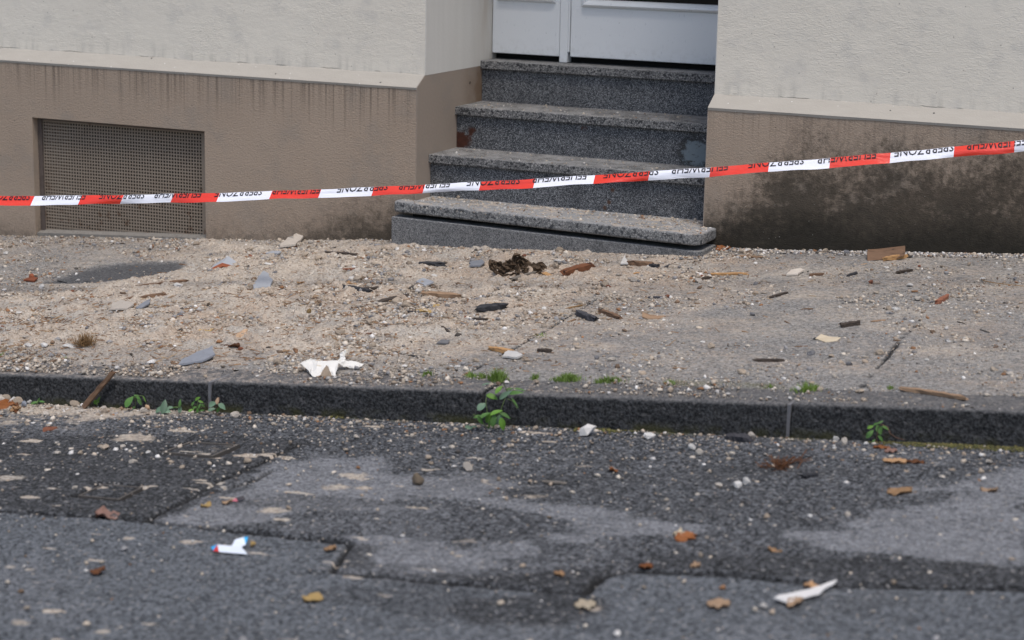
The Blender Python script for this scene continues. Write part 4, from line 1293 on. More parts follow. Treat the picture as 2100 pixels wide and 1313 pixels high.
def grit_mesh(name, xy, size, colp, zfun, mat='grit', flat=0.7, sink=0.3, sub=0, seed=1, palette=PAL):
    r = np.random.default_rng(seed)
    if sub:
        bv, bf = ico(1); bf = np.array(bf)
    else:
        bv = np.array([(1, 0, 0), (-1, 0, 0), (0, 1, 0), (0, -1, 0), (0, 0, 1), (0, 0, -1)], float)
        bf = np.array([(0, 2, 4), (2, 1, 4), (1, 3, 4), (3, 0, 4), (2, 0, 5), (1, 2, 5), (3, 1, 5), (0, 3, 5)])
    N = len(xy); k = len(bv)
    th = r.uniform(0, 6.283, N); c, s = np.cos(th), np.sin(th)
    j = 1 + r.uniform(-.55, .55, (N, k, 3))
    v = bv[None] * j
    v = v * np.stack([np.ones(N), r.uniform(.5, 1, N), flat * r.uniform(.6, 1.2, N)], -1)[:, None, :]
    # random tilt
    tl = r.uniform(-.7, .7, N)[:, None]
    x, y, z = v[..., 0], v[..., 1], v[..., 2]
    y, z = y * np.cos(tl) - z * np.sin(tl), y * np.sin(tl) + z * np.cos(tl)
    x, y = x * c[:, None] - y * s[:, None], x * s[:, None] + y * c[:, None]
    sz = size[:, None]
    zz = zfun(xy[:, 0], xy[:, 1]) + size * flat * (1 - 2 * sink) * .6
    co = np.stack([x * sz + xy[:, :1], y * sz + xy[:, 1:2], z * sz + zz[:, None]], -1).reshape(-1, 3).astype(np.float32)
    q = (bf[None] + (np.arange(N) * k)[:, None, None]).reshape(-1, 3).astype(np.int32)
    me = bpy.data.meshes.new(name)
    me.vertices.add(len(co)); me.vertices.foreach_set('co', co.ravel())
    me.loops.add(q.size); me.loops.foreach_set('vertex_index', q.ravel())
    me.polygons.add(len(q)); me.polygons.foreach_set('loop_start', np.arange(0, q.size, 3, dtype=np.int32))
    me.update(calc_edges=True)
    ci = r.choice(len(palette), N, p=colp)
    col = palette[ci] * r.uniform(.55, 1.25, (N, 1))
    rgba = np.concatenate([np.repeat(col, k, 0), np.ones((N * k, 1))], 1).astype(np.float32)
    a = me.attributes.new('tint', 'FLOAT_COLOR', 'POINT'); a.data.foreach_set('color', rgba.ravel())
    me.materials.append(MATS[mat])
    o = bpy.data.objects.new(name, me); COL.objects.link(o)
    return o


def sample(n, x0, x1, y0, y1, dens, seed):
    r = np.random.default_rng(seed); out = []; got = 0
    while got < n:
        x = r.uniform(x0, x1, n * 2); y = r.uniform(y0, y1, n * 2)
        k = r.random(n * 2) < dens(x, y)
        out.append(np.stack([x[k], y[k]], 1)); got += int(k.sum())
    return np.concatenate(out)[:n]


def d_pave(x, y):
    k = y - kerb_y(x)
    sd = poly_sd(x, y, RUBBLE); core = poly_sd(x, y, CORE)
    d = 0.24 + 0.46 * sstep(-0.45, 0.15, sd) + 0.30 * sstep(-0.15, 0.25, core) + 0.06 * (1 - sstep(.14, .24, k))
    d = d * np.clip(4.5 * (fbm(x, y, 4.5, 5, 101) - 0.34), 0.10, 1.5) * (1 - 0.93 * sstep(-0.04, 0.02, poly_sd(x, y, SWEPT))) * (1 - 0.2 * sstep(-0.1, 0.1, poly_sd(x, y, SWEPT2)))
    wall = np.exp(-np.clip(-y - PL, 0, 9) / 0.05)
    d = np.maximum(d, 0.9 * wall)
    vis = (x > -0.9 - 1.1 * (y + 2.4) / -2.3 * -1 - 2) 
    blocked = ((x > -0.09) & (x < 1.36) & (y > -0.155 - (x + .06) * .083))
    return np.where((k > 0.01) & (y < -PL - 0.004) & ~blocked, np.clip(d, 0, 1), 0)


def d_road(x, y):
    k = kerb_y(x) - y
    d = 0.03 + 0.85 * np.exp(-k / 0.13) + 0.16 * np.exp(-k / 0.6)
    d = d * (0.35 + 0.75 * (1 - sstep(-0.2, 1.3, x)) + 0.25 * np.exp(-k / 0.1)) * (0.3 + 1.3 * fbm(x, y, 7, 3, 111))
    return np.where((k > 0.018), np.clip(d, 0, 1), 0)


def psize(r, n, lo, hi, a=2.6):
    u = r.random(n)
    return (lo ** (1 - a) + u * (hi ** (1 - a) - lo ** (1 - a))) ** (1 / (1 - a))


def build_grit():
    r = np.random.default_rng(5)
    n = 78000
    xy = sample(n, -2.45, 3.15, -2.5, -PL, d_pave, 201)
    p = [.26, .19, .18, .06, .13, .09, .04, .05]
    o = grit_mesh('rubble_grit', xy, psize(r, n, .0016, .007, 3.0), p, surf, seed=1)
    tag(o, 'fine beige mortar grit strewn all over the pavement', 'grit', kind='stuff')
    n = 15000
    xy = sample(n, -2.45, 3.1, -2.5, -PL, lambda x, y: d_pave(x, y) ** 1.7, 202)
    o = grit_mesh('rubble_crumbs', xy, psize(r, n, .0042, .0125, 3.4), [.32, .23, .17, .06, .12, .05, .03, .02], surf, sub=1, seed=2, sink=.15)
    tag(o, 'small mortar crumbs heaped in the pavement rubble', 'crumbs', kind='stuff')
    n = 2600
    xy = sample(n, 1.33, 3.0, -0.16, -PL - 0.003, lambda x, y: np.exp(-np.clip(-y - PL, 0, 9) / 0.035), 203)
    o = grit_mesh('wall_gravel', xy, psize(r, n, .003, .009), [.10, .16, .05, .22, .24, .03, .02, .18], surf, sub=1, seed=3)
    tag(o, 'grey and white gravel washed up along the dark right plinth', 'gravel', kind='stuff')
    n = 5200
    xy = sample(n, -0.75, 3.4, -4.5, -2.3, d_road, 204)
    o = grit_mesh('road_grit', xy, psize(r, n, .0022, .0105, 2.8), [.30, .26, .17, .07, .09, .05, .05, .01], surf, sub=1, seed=4)
    tag(o, 'loose mortar grit on the road, thickest along the kerb', 'grit', kind='stuff')
    # crumbs on the steps
    n = 1500
    def step_z(x, y):
        z = np.full(x.shape, STEP_Z0 - 3 * STEP_H)
        for k in (2, 1, 0): z = np.where(y > STEP_A - k * STEP_T, STEP_Z0 - k * STEP_H, z)
        return z
    def d_step(x, y):
        ok = (x > 0.02) & (x < 1.26) & (y < STEP_A - STEP_T + 0.25)
        low = (y < STEP_A - 2 * STEP_T - .0) & (y > -0.150 - (x + .06) * .083 + .012)
        riser = ((y - (STEP_A + 0.018)) % STEP_T) > STEP_T - 0.018 + 1
        d = np.where(low, 0.25 + 0.9 * np.exp(-np.abs(y - 0.04) / .03) + 0.9 * sstep(.95, 1.2, x) * np.exp(-np.abs(y + 0.02) / .06), 0.035)
        ext = (x > -.05) & (x < 1.33) & (y < -PL - .01) & low
        return np.where(ok | ext, np.clip(d, 0, 1), 0)
    xy = sample(n, -.05, 1.33, -0.27, 0.54, d_step, 205)
    # keep crumbs off the vertical bands hidden inside risers
    for k in (1, 2):
        yy = STEP_A - k * STEP_T
        bad = (xy[:, 1] > yy - 0.0 + 0) & (xy[:, 1] < yy + 0.006); xy = xy[~bad]
    bad = (xy[:, 1] > STEP_A - 2 * STEP_T + 0.0) & False
    o = grit_mesh('step_grit', xy, psize(r, len(xy), .0022, .0075), [.40, .25, .12, .10, .05, .04, .03, .01], step_z, sub=1, seed=6)
    tag(o, 'beige mortar crumbs lying on the terrazzo steps', 'grit', kind='stuff')
    # straw fibres from the old plaster
    n = 2600
    fz = spots((0, 640), (500, 610), (760, 640), (700, 740), (300, 748), (0, 745))
    xy = sample(n, -2.4, 2.0, -2.35, -.3, lambda x, y: np.where(y - kerb_y(x) > .17, 0.05 + 0.95 * sstep(-.25, .1, poly_sd(x, y, fz)) * fbm(x, y, 4, 3, 121), 0) * d_pave(x, y) ** .3, 206)
    V = []; F = []; cols = []
    rr = np.random.default_rng(9)
    zz = surf(xy[:, 0], xy[:, 1])
    for i in range(n):
        L = rr.uniform(.008, .032); a = rr.uniform(0, 6.28); w = rr.uniform(.0006, .0014)
        d = np.array((math.cos(a), math.sin(a), rr.uniform(-.1, .35))); s = np.array((-d[1], d[0], 0)) * w
        c = np.array((*xy[i], zz[i] + .003 + .25 * L * abs(d[2])))
        b = len(V)
        V += [c - d * L / 2 - s, c - d * L / 2 + s, c + d * L / 2 + s, c + d * L / 2 - s, c + (0, 0, .0022) - d * L / 2, c + (0, 0, .0022) + d * L / 2]
        F += [(b, b + 4, b + 5, b + 3), (b + 1, b + 2, b + 5, b + 4), (b, b + 3, b + 2, b + 1)]
        q = random.choice([(.23, .12, .05), (.30, .17, .08), (.17, .085, .04), (.36, .25, .14), (.10, .06, .035)])
        cols += [(*q, 1)] * 6
    o = mk('straw_fibres', V, F, 'fibre')
    a = o.data.attributes.new('tint', 'FLOAT_COLOR', 'POINT'); a.data.foreach_set('color', np.array(cols, np.float32).ravel())
    tag(o, 'brown straw fibres matted into the dusty rubble', 'straw', kind='stuff')


# ------------------------------------------------------------------ counted crumbs
def zone_pave(x, y):
    k = y - kerb_y(x)
    if y > -0.33 and x < 0: return 'close to the foot of the left plinth'
    if y > -0.52 and x < 1.36: return 'just in front of the steps'
    if y > -0.40: return 'close to the foot of the right plinth'
    if k < 0.5: return 'near the kerb ' + ('left of the white paper' if x < 0.9 else 'in the middle' if x < 2.4 else 'at far right')
    if x < -0.9: return 'at the far left of the rubble'
    if x < 0.1: return 'in the left half of the rubble heap'
    if x < 0.75: return 'in the right half of the rubble heap'
    if x < 1.3: return 'in the dusty middle of the pavement'
    if x < 2.0: return 'on the open pavement right of the middle joint'
    return 'on the open pavement at far right'


def zone_road(x, y):
    k = kerb_y(x) - y
    side = 'left of the weed' if x < 1.35 else 'right of the weed' if x < 2.3 else 'at far right'
    return ('at the foot of the kerb ' if k < .16 else 'on the road off the kerb ' if k < .5 else 'out on the open road ') + side


def size_word(s, a, b):
    return 'tiny' if s < a + (b - a) * .22 else 'small' if s < a + (b - a) * .55 else 'larger'


def build_crumbs():
    kinds = [('mortar', 6), ('mortar_pale', 5), ('plaster', 5), ('brick', 3), ('stone', 4)]
    bank = {k: [lump_mesh(k + '_lump', 300 + 17 * i + hash(k[:2]) * 0 + len(k), k, sub=2, sy=random.uniform(.6, 1), sz=(random.uniform(.25, .4) if k == 'plaster' else random.uniform(.5, .8)), rough=.5) for i in range(n)] for k, n in kinds}
    r = np.random.default_rng(77)
    spec = [('mortar', 105, 'mortar_lump', 'rough beige mortar lump', 'mortar lump', 'mortar lumps in the pavement rubble', 1.5, (.010, .021)),
            ('mortar_pale', 60, 'mortar_lump', 'pale sandy mortar lump', 'mortar lump', 'pale mortar lumps on the pavement', 1.2, (.009, .019)),
            ('plaster', 60, 'plaster_flake', 'white plaster flake', 'plaster flake', 'white plaster flakes on the pavement', 0.6, (.008, .019)),
            ('brick', 24, 'brick_crumb', 'reddish brown brick crumb', 'brick crumb', 'brick crumbs on the pavement', 0.8, (.008, .014)),
            ('stone', 36, 'stone_chip', 'grey stone chip', 'stone chip', 'grey stone chips on the pavement', 0.8, (.008, .016))]
    for k, n, nm, lab, cat, grp, pw, (a, b) in spec:
        xy = sample(n, -2.3, 3.0, -2.28, -.10, lambda x, y: np.where(y - kerb_y(x) > .2, d_pave(x, y) ** pw, 0), 400 + len(k))
        for x, y in xy:
            sz = float(psize(r, 1, a, b, 2.2)[0])
            put(nm, bank[k][r.integers(len(bank[k]))], 0, 0, sz, size_word(sz, a, b) + ' ' + lab + ' ' + zone_pave(x, y), cat, grp, world=(x, y, float(surf(x, y))))
    spec = [('mortar', 46, 'mortar_lump', 'beige mortar lump', 'mortar lump', 'mortar lumps on the road', (.007, .015)),
            ('mortar_pale', 40, 'mortar_lump', 'pale cream mortar lump', 'mortar lump', 'pale mortar lumps on the road', (.007, .014)),
            ('plaster', 22, 'plaster_flake', 'white plaster flake', 'plaster flake', 'white plaster flakes on the road', (.006, .012))]
    for k, n, nm, lab, cat, grp, (a, b) in spec:
        xy = sample(n, -0.6, 3.3, -4.2, -2.4, lambda x, y: np.where(kerb_y(x) - y > .03, d_road(x, y) ** .8, 0), 500 + len(k))
        for x, y in xy:
            sz = float(psize(r, 1, a, b, 2.4)[0])
            put(nm, bank[k][r.integers(len(bank[k]))], 0, 0, sz, size_word(sz, a, b) + ' ' + lab + ' ' + zone_road(x, y), cat, grp, world=(x, y, float(surf(x, y))))
    for k, n, lab, cat, grp in (('mortar', 10, 'beige mortar crumb lying on top of the kerb', 'mortar lump', 'mortar crumbs on the kerb'), ('plaster', 9, 'white plaster crumb lying on top of the kerb', 'plaster flake', 'white crumbs on the kerb')):
        for _ in range(n):
            x = r.uniform(-.2, 2.9); y = kerb_y(x) + r.uniform(.03, .14)
            put(cat.replace(' ', '_'), bank[k][r.integers(len(bank[k]))], 0, 0, r.uniform(.006, .011), lab, cat, grp, world=(x, y, float(surf(x, y))))
    # small splinters strewn over the pavement
    def sliver(seed, mat):
        q = np.random.default_rng(seed); n = 5; V = []; F = []
        w, h = q.uniform(.10, .22), q.uniform(.06, .16)
        for i in range(n + 1):
            t = i / n; tp = .35 + .65 * math.sin(math.pi * (.12 + .76 * t))
            for a, b in ((-1, -1), (1, -1), (1, 1), (-1, 1)):
                V.append((2 * t - 1 + q.uniform(-.09, .09), a * w * tp * q.uniform(.7, 1.2) + .1 * math.sin(t * 3 + seed), b * h * tp * q.uniform(.7, 1.2)))
        for i in range(n):
            for k in range(4): F.append((4 * i + k, 4 * i + (k + 1) % 4, 4 * i + 4 + (k + 1) % 4, 4 * i + 4 + k))
        F += [(3, 2, 1, 0), tuple(4 * n + k for k in range(4))]
        me = bpy.data.meshes.new('splinter'); me.from_pydata(V, [], F); me.materials.append(MATS[mat]); me.update(); return me
    for mat, word, n in (('wood_dark', 'dark brown', 44), ('char', 'black charred', 22), ('wood', 'brown', 30), ('wood_tan', 'pale tan', 20), ('wood_orange', 'orange', 14)):
        ms = [sliver(700 + 13 * i + len(mat), mat) for i in range(4)]
        xy = sample(n, -2.2, 3.0, -2.25, -.12, lambda x, y: np.where(y - kerb_y(x) > .2, .35 + .5 * d_pave(x, y), 0) * (d_pave(x, y) > 0), 600 + len(word))
        for x, y in xy:
            sz = float(psize(r, 1, .009, .024, 2.0)[0])
            put('wood_splinter', ms[r.integers(4)], 0, 0, sz, size_word(sz, .009, .024) + ' ' + word + ' splinter ' + zone_pave(x, y), 'wood splinter', 'small splinters strewn on the pavement', world=(x, y, float(surf(x, y))), sink=.3)
    z4 = STEP_Z0 - 3 * STEP_H; z3 = STEP_Z0 - 2 * STEP_H; z2 = STEP_Z0 - STEP_H
    for i, (u, v, z, sz, k, lab) in enumerate(((888, 411, z4, .011, 'mortar', 'beige crumb on the bottom step near its left end'), (940, 407, z4, .012, 'mortar', 'pair of stuck beige crumbs on the bottom step behind the tape'),
                                               (1036, 421, z4, .008, 'plaster', 'white crumb on the bottom step left of its middle'), (1405, 444, z4, .013, 'mortar', 'largest tan lump at the right end of the bottom step'),
                                               (1413, 447, z4, .012, 'mortar', 'tan lump right beside the largest lump on the bottom step'), (1426, 452, z4, .009, 'mortar_pale', 'pale crumb in the right corner of the bottom step'),
                                               (1436, 458, z4, .009, 'mortar_pale', 'pale crumb at the very right end of the bottom step'), (1118, 446, z4, .007, 'plaster', 'white fleck on the front edge of the bottom step'),
                                               (1275, 327, z3, .007, 'mortar_pale', 'yellowish crumb on the third step under the riser'), (1346, 347, z3, .010, 'mortar_pale', 'cream crumb on the third step behind the tape'),
                                               (1390, 242, z2, .007, 'mortar_pale', 'yellowish crumb on the second step near the right wall'))):
        dd = ray(u, v); p = CAM + dd * ((z - CAM[2]) / dd[2])
        put('step_crumb', bank[k][i % len(bank[k])], 0, 0, sz, lab, 'mortar lump', 'crumbs on the steps', world=p)
    dd = ray(1316, 448); p = CAM + dd * ((z4 - CAM[2]) / dd[2])
    put('wood_splinter', sliver(999, 'wood_red'), 0, 0, .020, 'reddish wood chip lying on the bottom step', 'wood splinter', 'crumbs on the steps', world=p, rot=-.6)
    return bank


# ------------------------------------------------------------------ single pieces of debris
def build_debris():
    S = stick
    S(660, 524, 728, 529, .022, .014, 'wood_dark', 'dark brown stick lying left of the steps')
    S(1157, 566, 1217, 549, .030, .028, 'wood_red', 'thick reddish broken lath with charred end right of the scorched rag')
    S(1290, 544, 1334, 547, .030, .020, 'wood', 'short brown lath end below the right end of the steps')
    S(1333, 548, 1350, 549, .016, .014, 'char', 'small black charred stub touching a brown lath end', 'charred wood', 'charred_wood', 'charred pieces')
    S(1463, 565, 1532, 564, .020, .010, 'wood_orange', 'long thin orange splinter near the foot of the right plinth')
    S(1513, 527, 1560, 529, .018, .007, 'wood_tan', 'thin light splinter in the gravel against the right plinth')
    S(706, 604, 762, 608, .020, .016, 'char', 'black charred lath in the middle of the rubble', 'charred wood', 'charred_wood', 'charred pieces')
    S(745, 606, 790, 602, .018, .016, 'wood_dark', 'dark lath end beside a black charred lath in the rubble')
    S(772, 630, 835, 613, .034, .010, 'wood_dark', 'flat dark weathered sliver slanting in the rubble')
    S(870, 612, 940, 615, .030, .022, 'wood_tan', 'tan split lath with dark front edge in front of the rubble heap')
    S(967, 657, 998, 658, .016, .010, 'wood_dark', 'small dark stick below the black charred chunk')
    S(1187, 648, 1221, 661, .024, .022, 'stone_dark', 'dark blue grey square offcut on the dusty pavement', 'wood offcut', 'wood_offcut', 'wood splinters')
    S(1233, 642, 1270, 655, .020, .016, 'wood', 'brown stick beside a dark blue grey offcut')
    S(1006, 718, 1052, 726, .022, .014, 'wood_orange', 'orange fresh splinter lying across the pavement joint')
    S(1545, 742, 1608, 742, .014, .010, 'wood_dark', 'thin dark straight stick on the bare pavement near the kerb')
    S(1725, 672, 1758, 667, .018, .016, 'wood_dark', 'short dark brown stub right of the curled bark')
    S(1855, 801, 1978, 820, .018, .013, 'wood_tan', 'long light brown stick lying along the kerb top')
    S(1580, 612, 1612, 604, .014, .010, 'wood_dark', 'small dark splinter on the right part of the pavement, slanting')
    S(1738, 568, 1758, 562, .012, .010, 'char', 'tiny black charred splinter below the plank offcut', 'charred wood', 'charred_wood', 'charred pieces')
    S(1840, 562, 1870, 557, .014, .012, 'wood_dark', 'dark splinter right below the plank offcut')
    S(905, 672, 922, 685, .010, .010, 'wood_dark', 'tiny dark splinter in the open dusty middle of the pavement')
    S(1662, 566, 1688, 565, .014, .010, 'wood', 'small brown splinter beside a pale flake, right pavement')
    S(1050, 577, 1108, 560, .018, .016, 'wood_grey', 'grey bent stick lying in front of the scorched rag')
    S(1115, 562, 1143, 577, .024, .010, 'wood_orange', 'bright orange chip lying right of the scorched rag')
    S(285, 593, 384, 585, .022, .014, 'wood', 'long brown lath half buried in the left rubble')
    S(262, 627, 340, 620, .026, .016, 'wood', 'shorter brown lath half buried below another lath, left rubble')
    S(690, 566, 725, 562, .012, .010, 'brick', 'thin reddish stick high in the rubble heap')
    S(480, 622, 497, 626, .022, .010, 'wood', 'brown chip below the pale slate shard')
    S(1160, 634, 1200, 626, .007, .005, 'straw', 'thin pale straw stalk crossing the pavement joint')
    S(1130, 724, 1105, 722, .014, .014, 'wood_dark', 'small dark clod near the grass by the kerb')
    S(1112, 989, 1157, 993, .010, .006, 'wood_grey', 'thin grey twig lying on the road', 'twig', 'twig', None)
    S(1644, 982, 1676, 978, .016, .014, 'char', 'black charred stub lying on the road', 'charred wood', 'charred_wood', 'charred pieces')
    S(1440, 575, 1455, 572, .016, .012, 'wood_dark', 'tiny dark chip below the right corner of the steps')
    S(1350, 558, 1375, 545, .012, .008, 'stone_dark', 'narrow dark slate sliver below the right end of the steps', 'slate sliver', 'slate_sliver', None)
    S(1300, 563, 1328, 561, .012, .008, 'wood_orange', 'little orange sliver under the brown lath end')
    S(1330, 612, 1356, 612, .014, .008, 'stone_dark', 'small dark flat sliver in the middle right pavement')
    S(1630, 713, 1655, 712, .006, .005, 'wood', 'hair thin brown stalk on the right pavement')
    S(1785, 661, 1815, 658, .009, .005, 'wood_tan', 'pale thin stalk right of the dark brown stub')
    S(1922, 624, 1942, 612, .016, .016, 'brick', 'little red brown brick piece tilted on the far right pavement', 'brick piece', 'brick_piece', None)
    S(1488, 902, 1538, 905, .040, .020, 'stone_dark', 'dark grey flat stone against the kerb foot', 'stone', 'stone', None)
    # lath leaning on the kerb
    a = ground(172, 838) + (0, 0, .004)
    b = lift(231, 765, 231, 776, -0.012)
    stick(0, 0, 0, 0, .018, .016, 'wood', 'rusty brown lath leaning up against the kerb face', 'wood lath', 'wood_lath', None, a=a, b=b, ragged=.3, seed=4)
    # plank offcut standing against the right plinth
    P = [(1778, 536, 1800, 534), (1841, 530.5, 1830, 534), (1856, 524, 1850, 534), (1856, 510, 1850, 531), (1800, 517.5, 1810, 530), (1778, 517.5, 1790, 531)]
    pts = [lift(*q) for q in P]; c = np.mean(pts, 0)
    back = np.array((-.01, .045, .004))
    V = [p - c for p in pts] + [p - c + back for p in pts]
    n = len(P); F = [tuple(range(n))] + [tuple(range(n, 2 * n))[::-1]] + [(i, n + i, n + (i + 1) % n, (i + 1) % n) for i in range(n)]
    o = mk('plank_offcut', V, F, 'wood', None, False, c)
    bm = bmesh.new(); bm.from_mesh(o.data); bmesh.ops.recalc_face_normals(bm, faces=bm.faces)
    bmesh.ops.bevel(bm, geom=bm.edges[:], offset=.002, segments=1, affect='EDGES'); bm.to_mesh(o.data); bm.free()
    tag(o, 'broken brown plank offcut standing against the dark right plinth', 'plank')
    s2 = stick(1815, 536, 1856, 530, .012, .020, 'wood_orange', 'orange split sliver in front of the plank offcut')
    # slate and tile shards
    plate('slate_shard', [(365, 752), (372, 745), (428, 727), (436, 724), (442, 737), (415, 747)], .006, 'slate', 'long blue grey slate blade lying near the kerb', 'slate shard', 'slate shards', lifts=(0, .004, .014, .018, .010, .004), seed=3)
    plate('slate_shard', [(520, 606), (530, 590), (541, 583), (560, 594), (555, 603)], .007, 'slate_pale', 'pale blue grey slate shard tilted in the rubble heap', 'slate shard', 'slate shards', lifts=(0.004, .020, .028, .016, .006), seed=5)
    plate('slate_shard', [(962, 550), (966, 543), (988, 540), (994, 545), (985, 550)], .006, 'slate', 'small flat grey slate shard left of the scorched rag', 'slate shard', 'slate shards', lifts=(.002, .006, .008, .006, .002), seed=6)
    plate('slate_shard', [(278, 646), (300, 636), (309, 634), (306, 641), (290, 648)], .005, 'slate', 'narrow bluish slate shard in the left rubble', 'slate shard', 'slate shards', lifts=(.004, .008, .012, .01, .004), seed=7)
    plate('slate_shard', [(545, 528), (560, 524), (577, 526), (570, 530)], .005, 'slate_pale', 'thin grey slate sliver in the upper rubble left of the steps', 'slate shard', 'slate shards', lifts=(.004, .008, .008, .004), seed=8)
    plate('slate_shard', [(853, 589), (868, 582), (890, 590), (872, 598)], .005, 'slate_pale', 'small pale slate chip in front of the tan split lath', 'slate shard', 'slate shards', lifts=(.002, .006, .006, .002), seed=9)
    # roof tile fragment: grey top face, terracotta broken front edge, hollow below
    pts = [(469, 526, 469, 545), (431, 552, 431, 556), (456, 540, 456, 554), (475, 545, 475, 554), (494, 545, 494, 551), (433, 558, 433, 558), (457, 547, 457, 555), (475, 551, 475, 555), (493, 550.5, 493, 551), (440, 543, 440, 549)]
    o = folded('roof_tile_fragment', pts, [(1, 2, 0, 9), (2, 3, 0), (3, 4, 0), (1, 5, 6, 2), (2, 6, 7, 3), (3, 7, 8, 4)], ['slate_pale', 'terracotta'], 'bent roof tile fragment, grey on top with terracotta broken edge', 'tile fragment', fmat=[0, 0, 0, 1, 1, 1], th=.004)
    lm = lambda s, m_, **k: lump_mesh(m_ + '_piece', s, m_, **k)
    put('clay_shard', lm(901, 'terracotta', sub=2, sx=1, sy=.6, sz=.7), 66, 574, .022, 'small terracotta shard on the swept patch at far left', 'clay shard')
    plate('clay_shard', [(48, 578), (62, 573), (78, 575), (70, 580)], .006, 'terracotta', 'flat clay shard under a small terracotta lump, far left', 'clay shard', lifts=(.001, .004, .004, .001), seed=12)
    # charred chunks
    S(978, 641, 1037, 632, .034, .024, 'char', 'elongated black charred chunk in the open dusty area', 'charred wood', 'charred_wood', 'charred pieces', ragged=.3)
    S(864, 549, 909, 549, .030, .022, 'char', 'jagged black charred shard below the left end of the steps', 'charred wood', 'charred_wood', 'charred pieces', ragged=.8, seed=77)
    put('charred_chunk', lm(913, 'char', sub=2, sx=1, sy=.5, sz=.3), 842, 645, .022, 'small dark charred bit beside yellow leaf scraps', 'charred wood', 'charred pieces', rot=YAW, sink=.2)
    # scorched rag: twisted bands of cloth tangled into one heap
    g = ground(1058, 567); V = []; F = []
    rr = np.random.default_rng(17)
    bands = [(.034, 560, [(1004, 546), (1016, 541), (1032, 543), (1046, 541), (1056, 551), (1060, 566)]),
             (.026, 558, [(1066, 566), (1058, 552), (1053, 536), (1057, 525), (1063, 523), (1070, 529), (1076, 540), (1090, 544), (1103, 544), (1112, 545), (1111, 555)]),
             (.020, 566, [(1009, 549), (1018, 559), (1032, 563), (1046, 566), (1060, 569), (1064, 558), (1061, 545)]),
             (.024, 566, [(1072, 547), (1078, 556), (1088, 565), (1097, 560), (1110, 551)]),
             (.040, 556, [(1028, 549), (1042, 555), (1056, 560), (1074, 558), (1094, 552)]),
             (.026, 557, [(1050, 560), (1056, 545), (1062, 532), (1066, 540), (1072, 556), (1080, 566)]),
             (.022, 563, [(1012, 545), (1026, 552), (1038, 550), (1050, 560), (1056, 567)]),
             (.030, 552, [(1040, 545), (1052, 538), (1066, 534), (1084, 548), (1100, 552)])]
    for bi, (bw, gv, pts) in enumerate(bands):
        P = [lift(u, v, 1058, gv) for u, v in pts]
        n = 26; m = 6; base = len(V)
        ph = rr.uniform(0, 6)
        for i in range(n + 1):
            t = i / n * (len(P) - 1); k = min(int(t), len(P) - 2); f_ = t - k; f_ = f_ * f_ * (3 - 2 * f_)
            c = P[k] * (1 - f_) + P[k + 1] * f_
            d = P[k + 1] - P[k]; d /= np.linalg.norm(d)
            a1 = np.cross(d, FW); a1 /= np.linalg.norm(a1) + 1e-9
            tw = ph + 1.5 * math.sin(i * .35 + bi)
            s_ = a1 * math.cos(tw) + FW * math.sin(tw) * .9; nn = np.cross(s_, d)
            for q in range(m):
                e = q / (m - 1) * 2 - 1
                p = c + s_ * e * bw * .5 * (1 + .35 * math.sin(i * .8 + bi)) + nn * (.006 * math.sin(e * 5 + i * .9) + .003 * rr.normal())
                p = p + rr.normal(size=3) * .0012
                gz = float(surf(p[0], p[1])) + .002
                p[2] = max(p[2], gz)
                V.append(p - g)
        for i in range(n):
            for q in range(m - 1): F.append((base + i * m + q, base + i * m + q + 1, base + (i + 1) * m + q + 1, base + (i + 1) * m + q))
    o = mk('scorched_rag', V, F, 'rag', None, False, g)
    md = o.modifiers.new('thick', 'SOLIDIFY'); md.thickness = .003
    tag(o, 'crumpled scorched brown rag lying in the rubble before the steps', 'rag')
    # crumpled plaster paper
    pts = [(645, 740, 655, 760), (691, 740, 680, 760), (695, 746, 688, 762), (687, 770, 687, 770), (641, 773, 641, 773), (671.4, 748, 668, 764),
           (651, 773, 651, 773), (681, 771, 681, 771), (614, 745, 636, 762), (638, 735, 645, 759), (630, 757, 638, 765), (648, 737, 650, 758),
           (695, 739, 700, 757), (709, 741, 705, 757), (698, 725, 700, 756), (714.5, 715, 708, 755), (708.5, 729, 706, 756),
           (736, 743, 730, 754), (747, 748, 742, 753), (736, 754, 732, 757), (724, 755, 722, 758), (704, 753, 700, 760), (667, 752, 667, 761), (600, 744, 630, 757)]
    fc = [(0, 4, 6, 5), (0, 5, 1), (1, 5, 2), (2, 5, 7, 3), (5, 6, 7), (8, 10, 0, 11), (8, 11, 9), (10, 4, 0), (1, 2, 13, 12), (12, 13, 16, 14), (14, 16, 15),
          (13, 21, 20, 17), (17, 20, 19, 18), (2, 21, 13)]
    folded('crumpled_paper', pts, fc, ['paper', 'paper_tan'], 'crumpled white torn paper with upright fin lying near the kerb', 'paper', fmat=[0, 0, 0, 0, 1] + [0] * 9, th=.0015, sub=3, noise=.0016)
    # flat pale board on the road, candy wrapper
    plate('torn_board', [(1587, 1233), (1600, 1228), (1660, 1217), (1690, 1207), (1716, 1198), (1712, 1204), (1690, 1216), (1680, 1226), (1640, 1234), (1616, 1243)], .003, 'board', 'torn off white strip of board lying on the road in the foreground', 'board', lifts=(.004, .004, .005, .005, .006, .005, .004, .004, .003, .003), seed=21)
    dry_leaf(1615, 1248, 1645, 1232, .022, 'leaf_tan', 'small tan leaf tucked under the white torn board', seed=31)
    dry_leaf(1648, 1206, 1685, 1207, .024, 'leaf_orange', 'orange leaf scrap behind the white torn board', seed=32)
    pts = [(437, 1130, 440, 1132), (446, 1117, 448, 1128), (449, 1132, 449, 1134), (475, 1120, 474, 1128), (470, 1134, 470, 1136), (482, 1107, 484, 1122), (500, 1102, 500, 1120), (504, 1117, 502, 1124),
           (508, 1137, 508, 1138), (495, 1122, 495, 1128), (433, 1122, 438, 1128), (509, 1101, 506, 1119)]
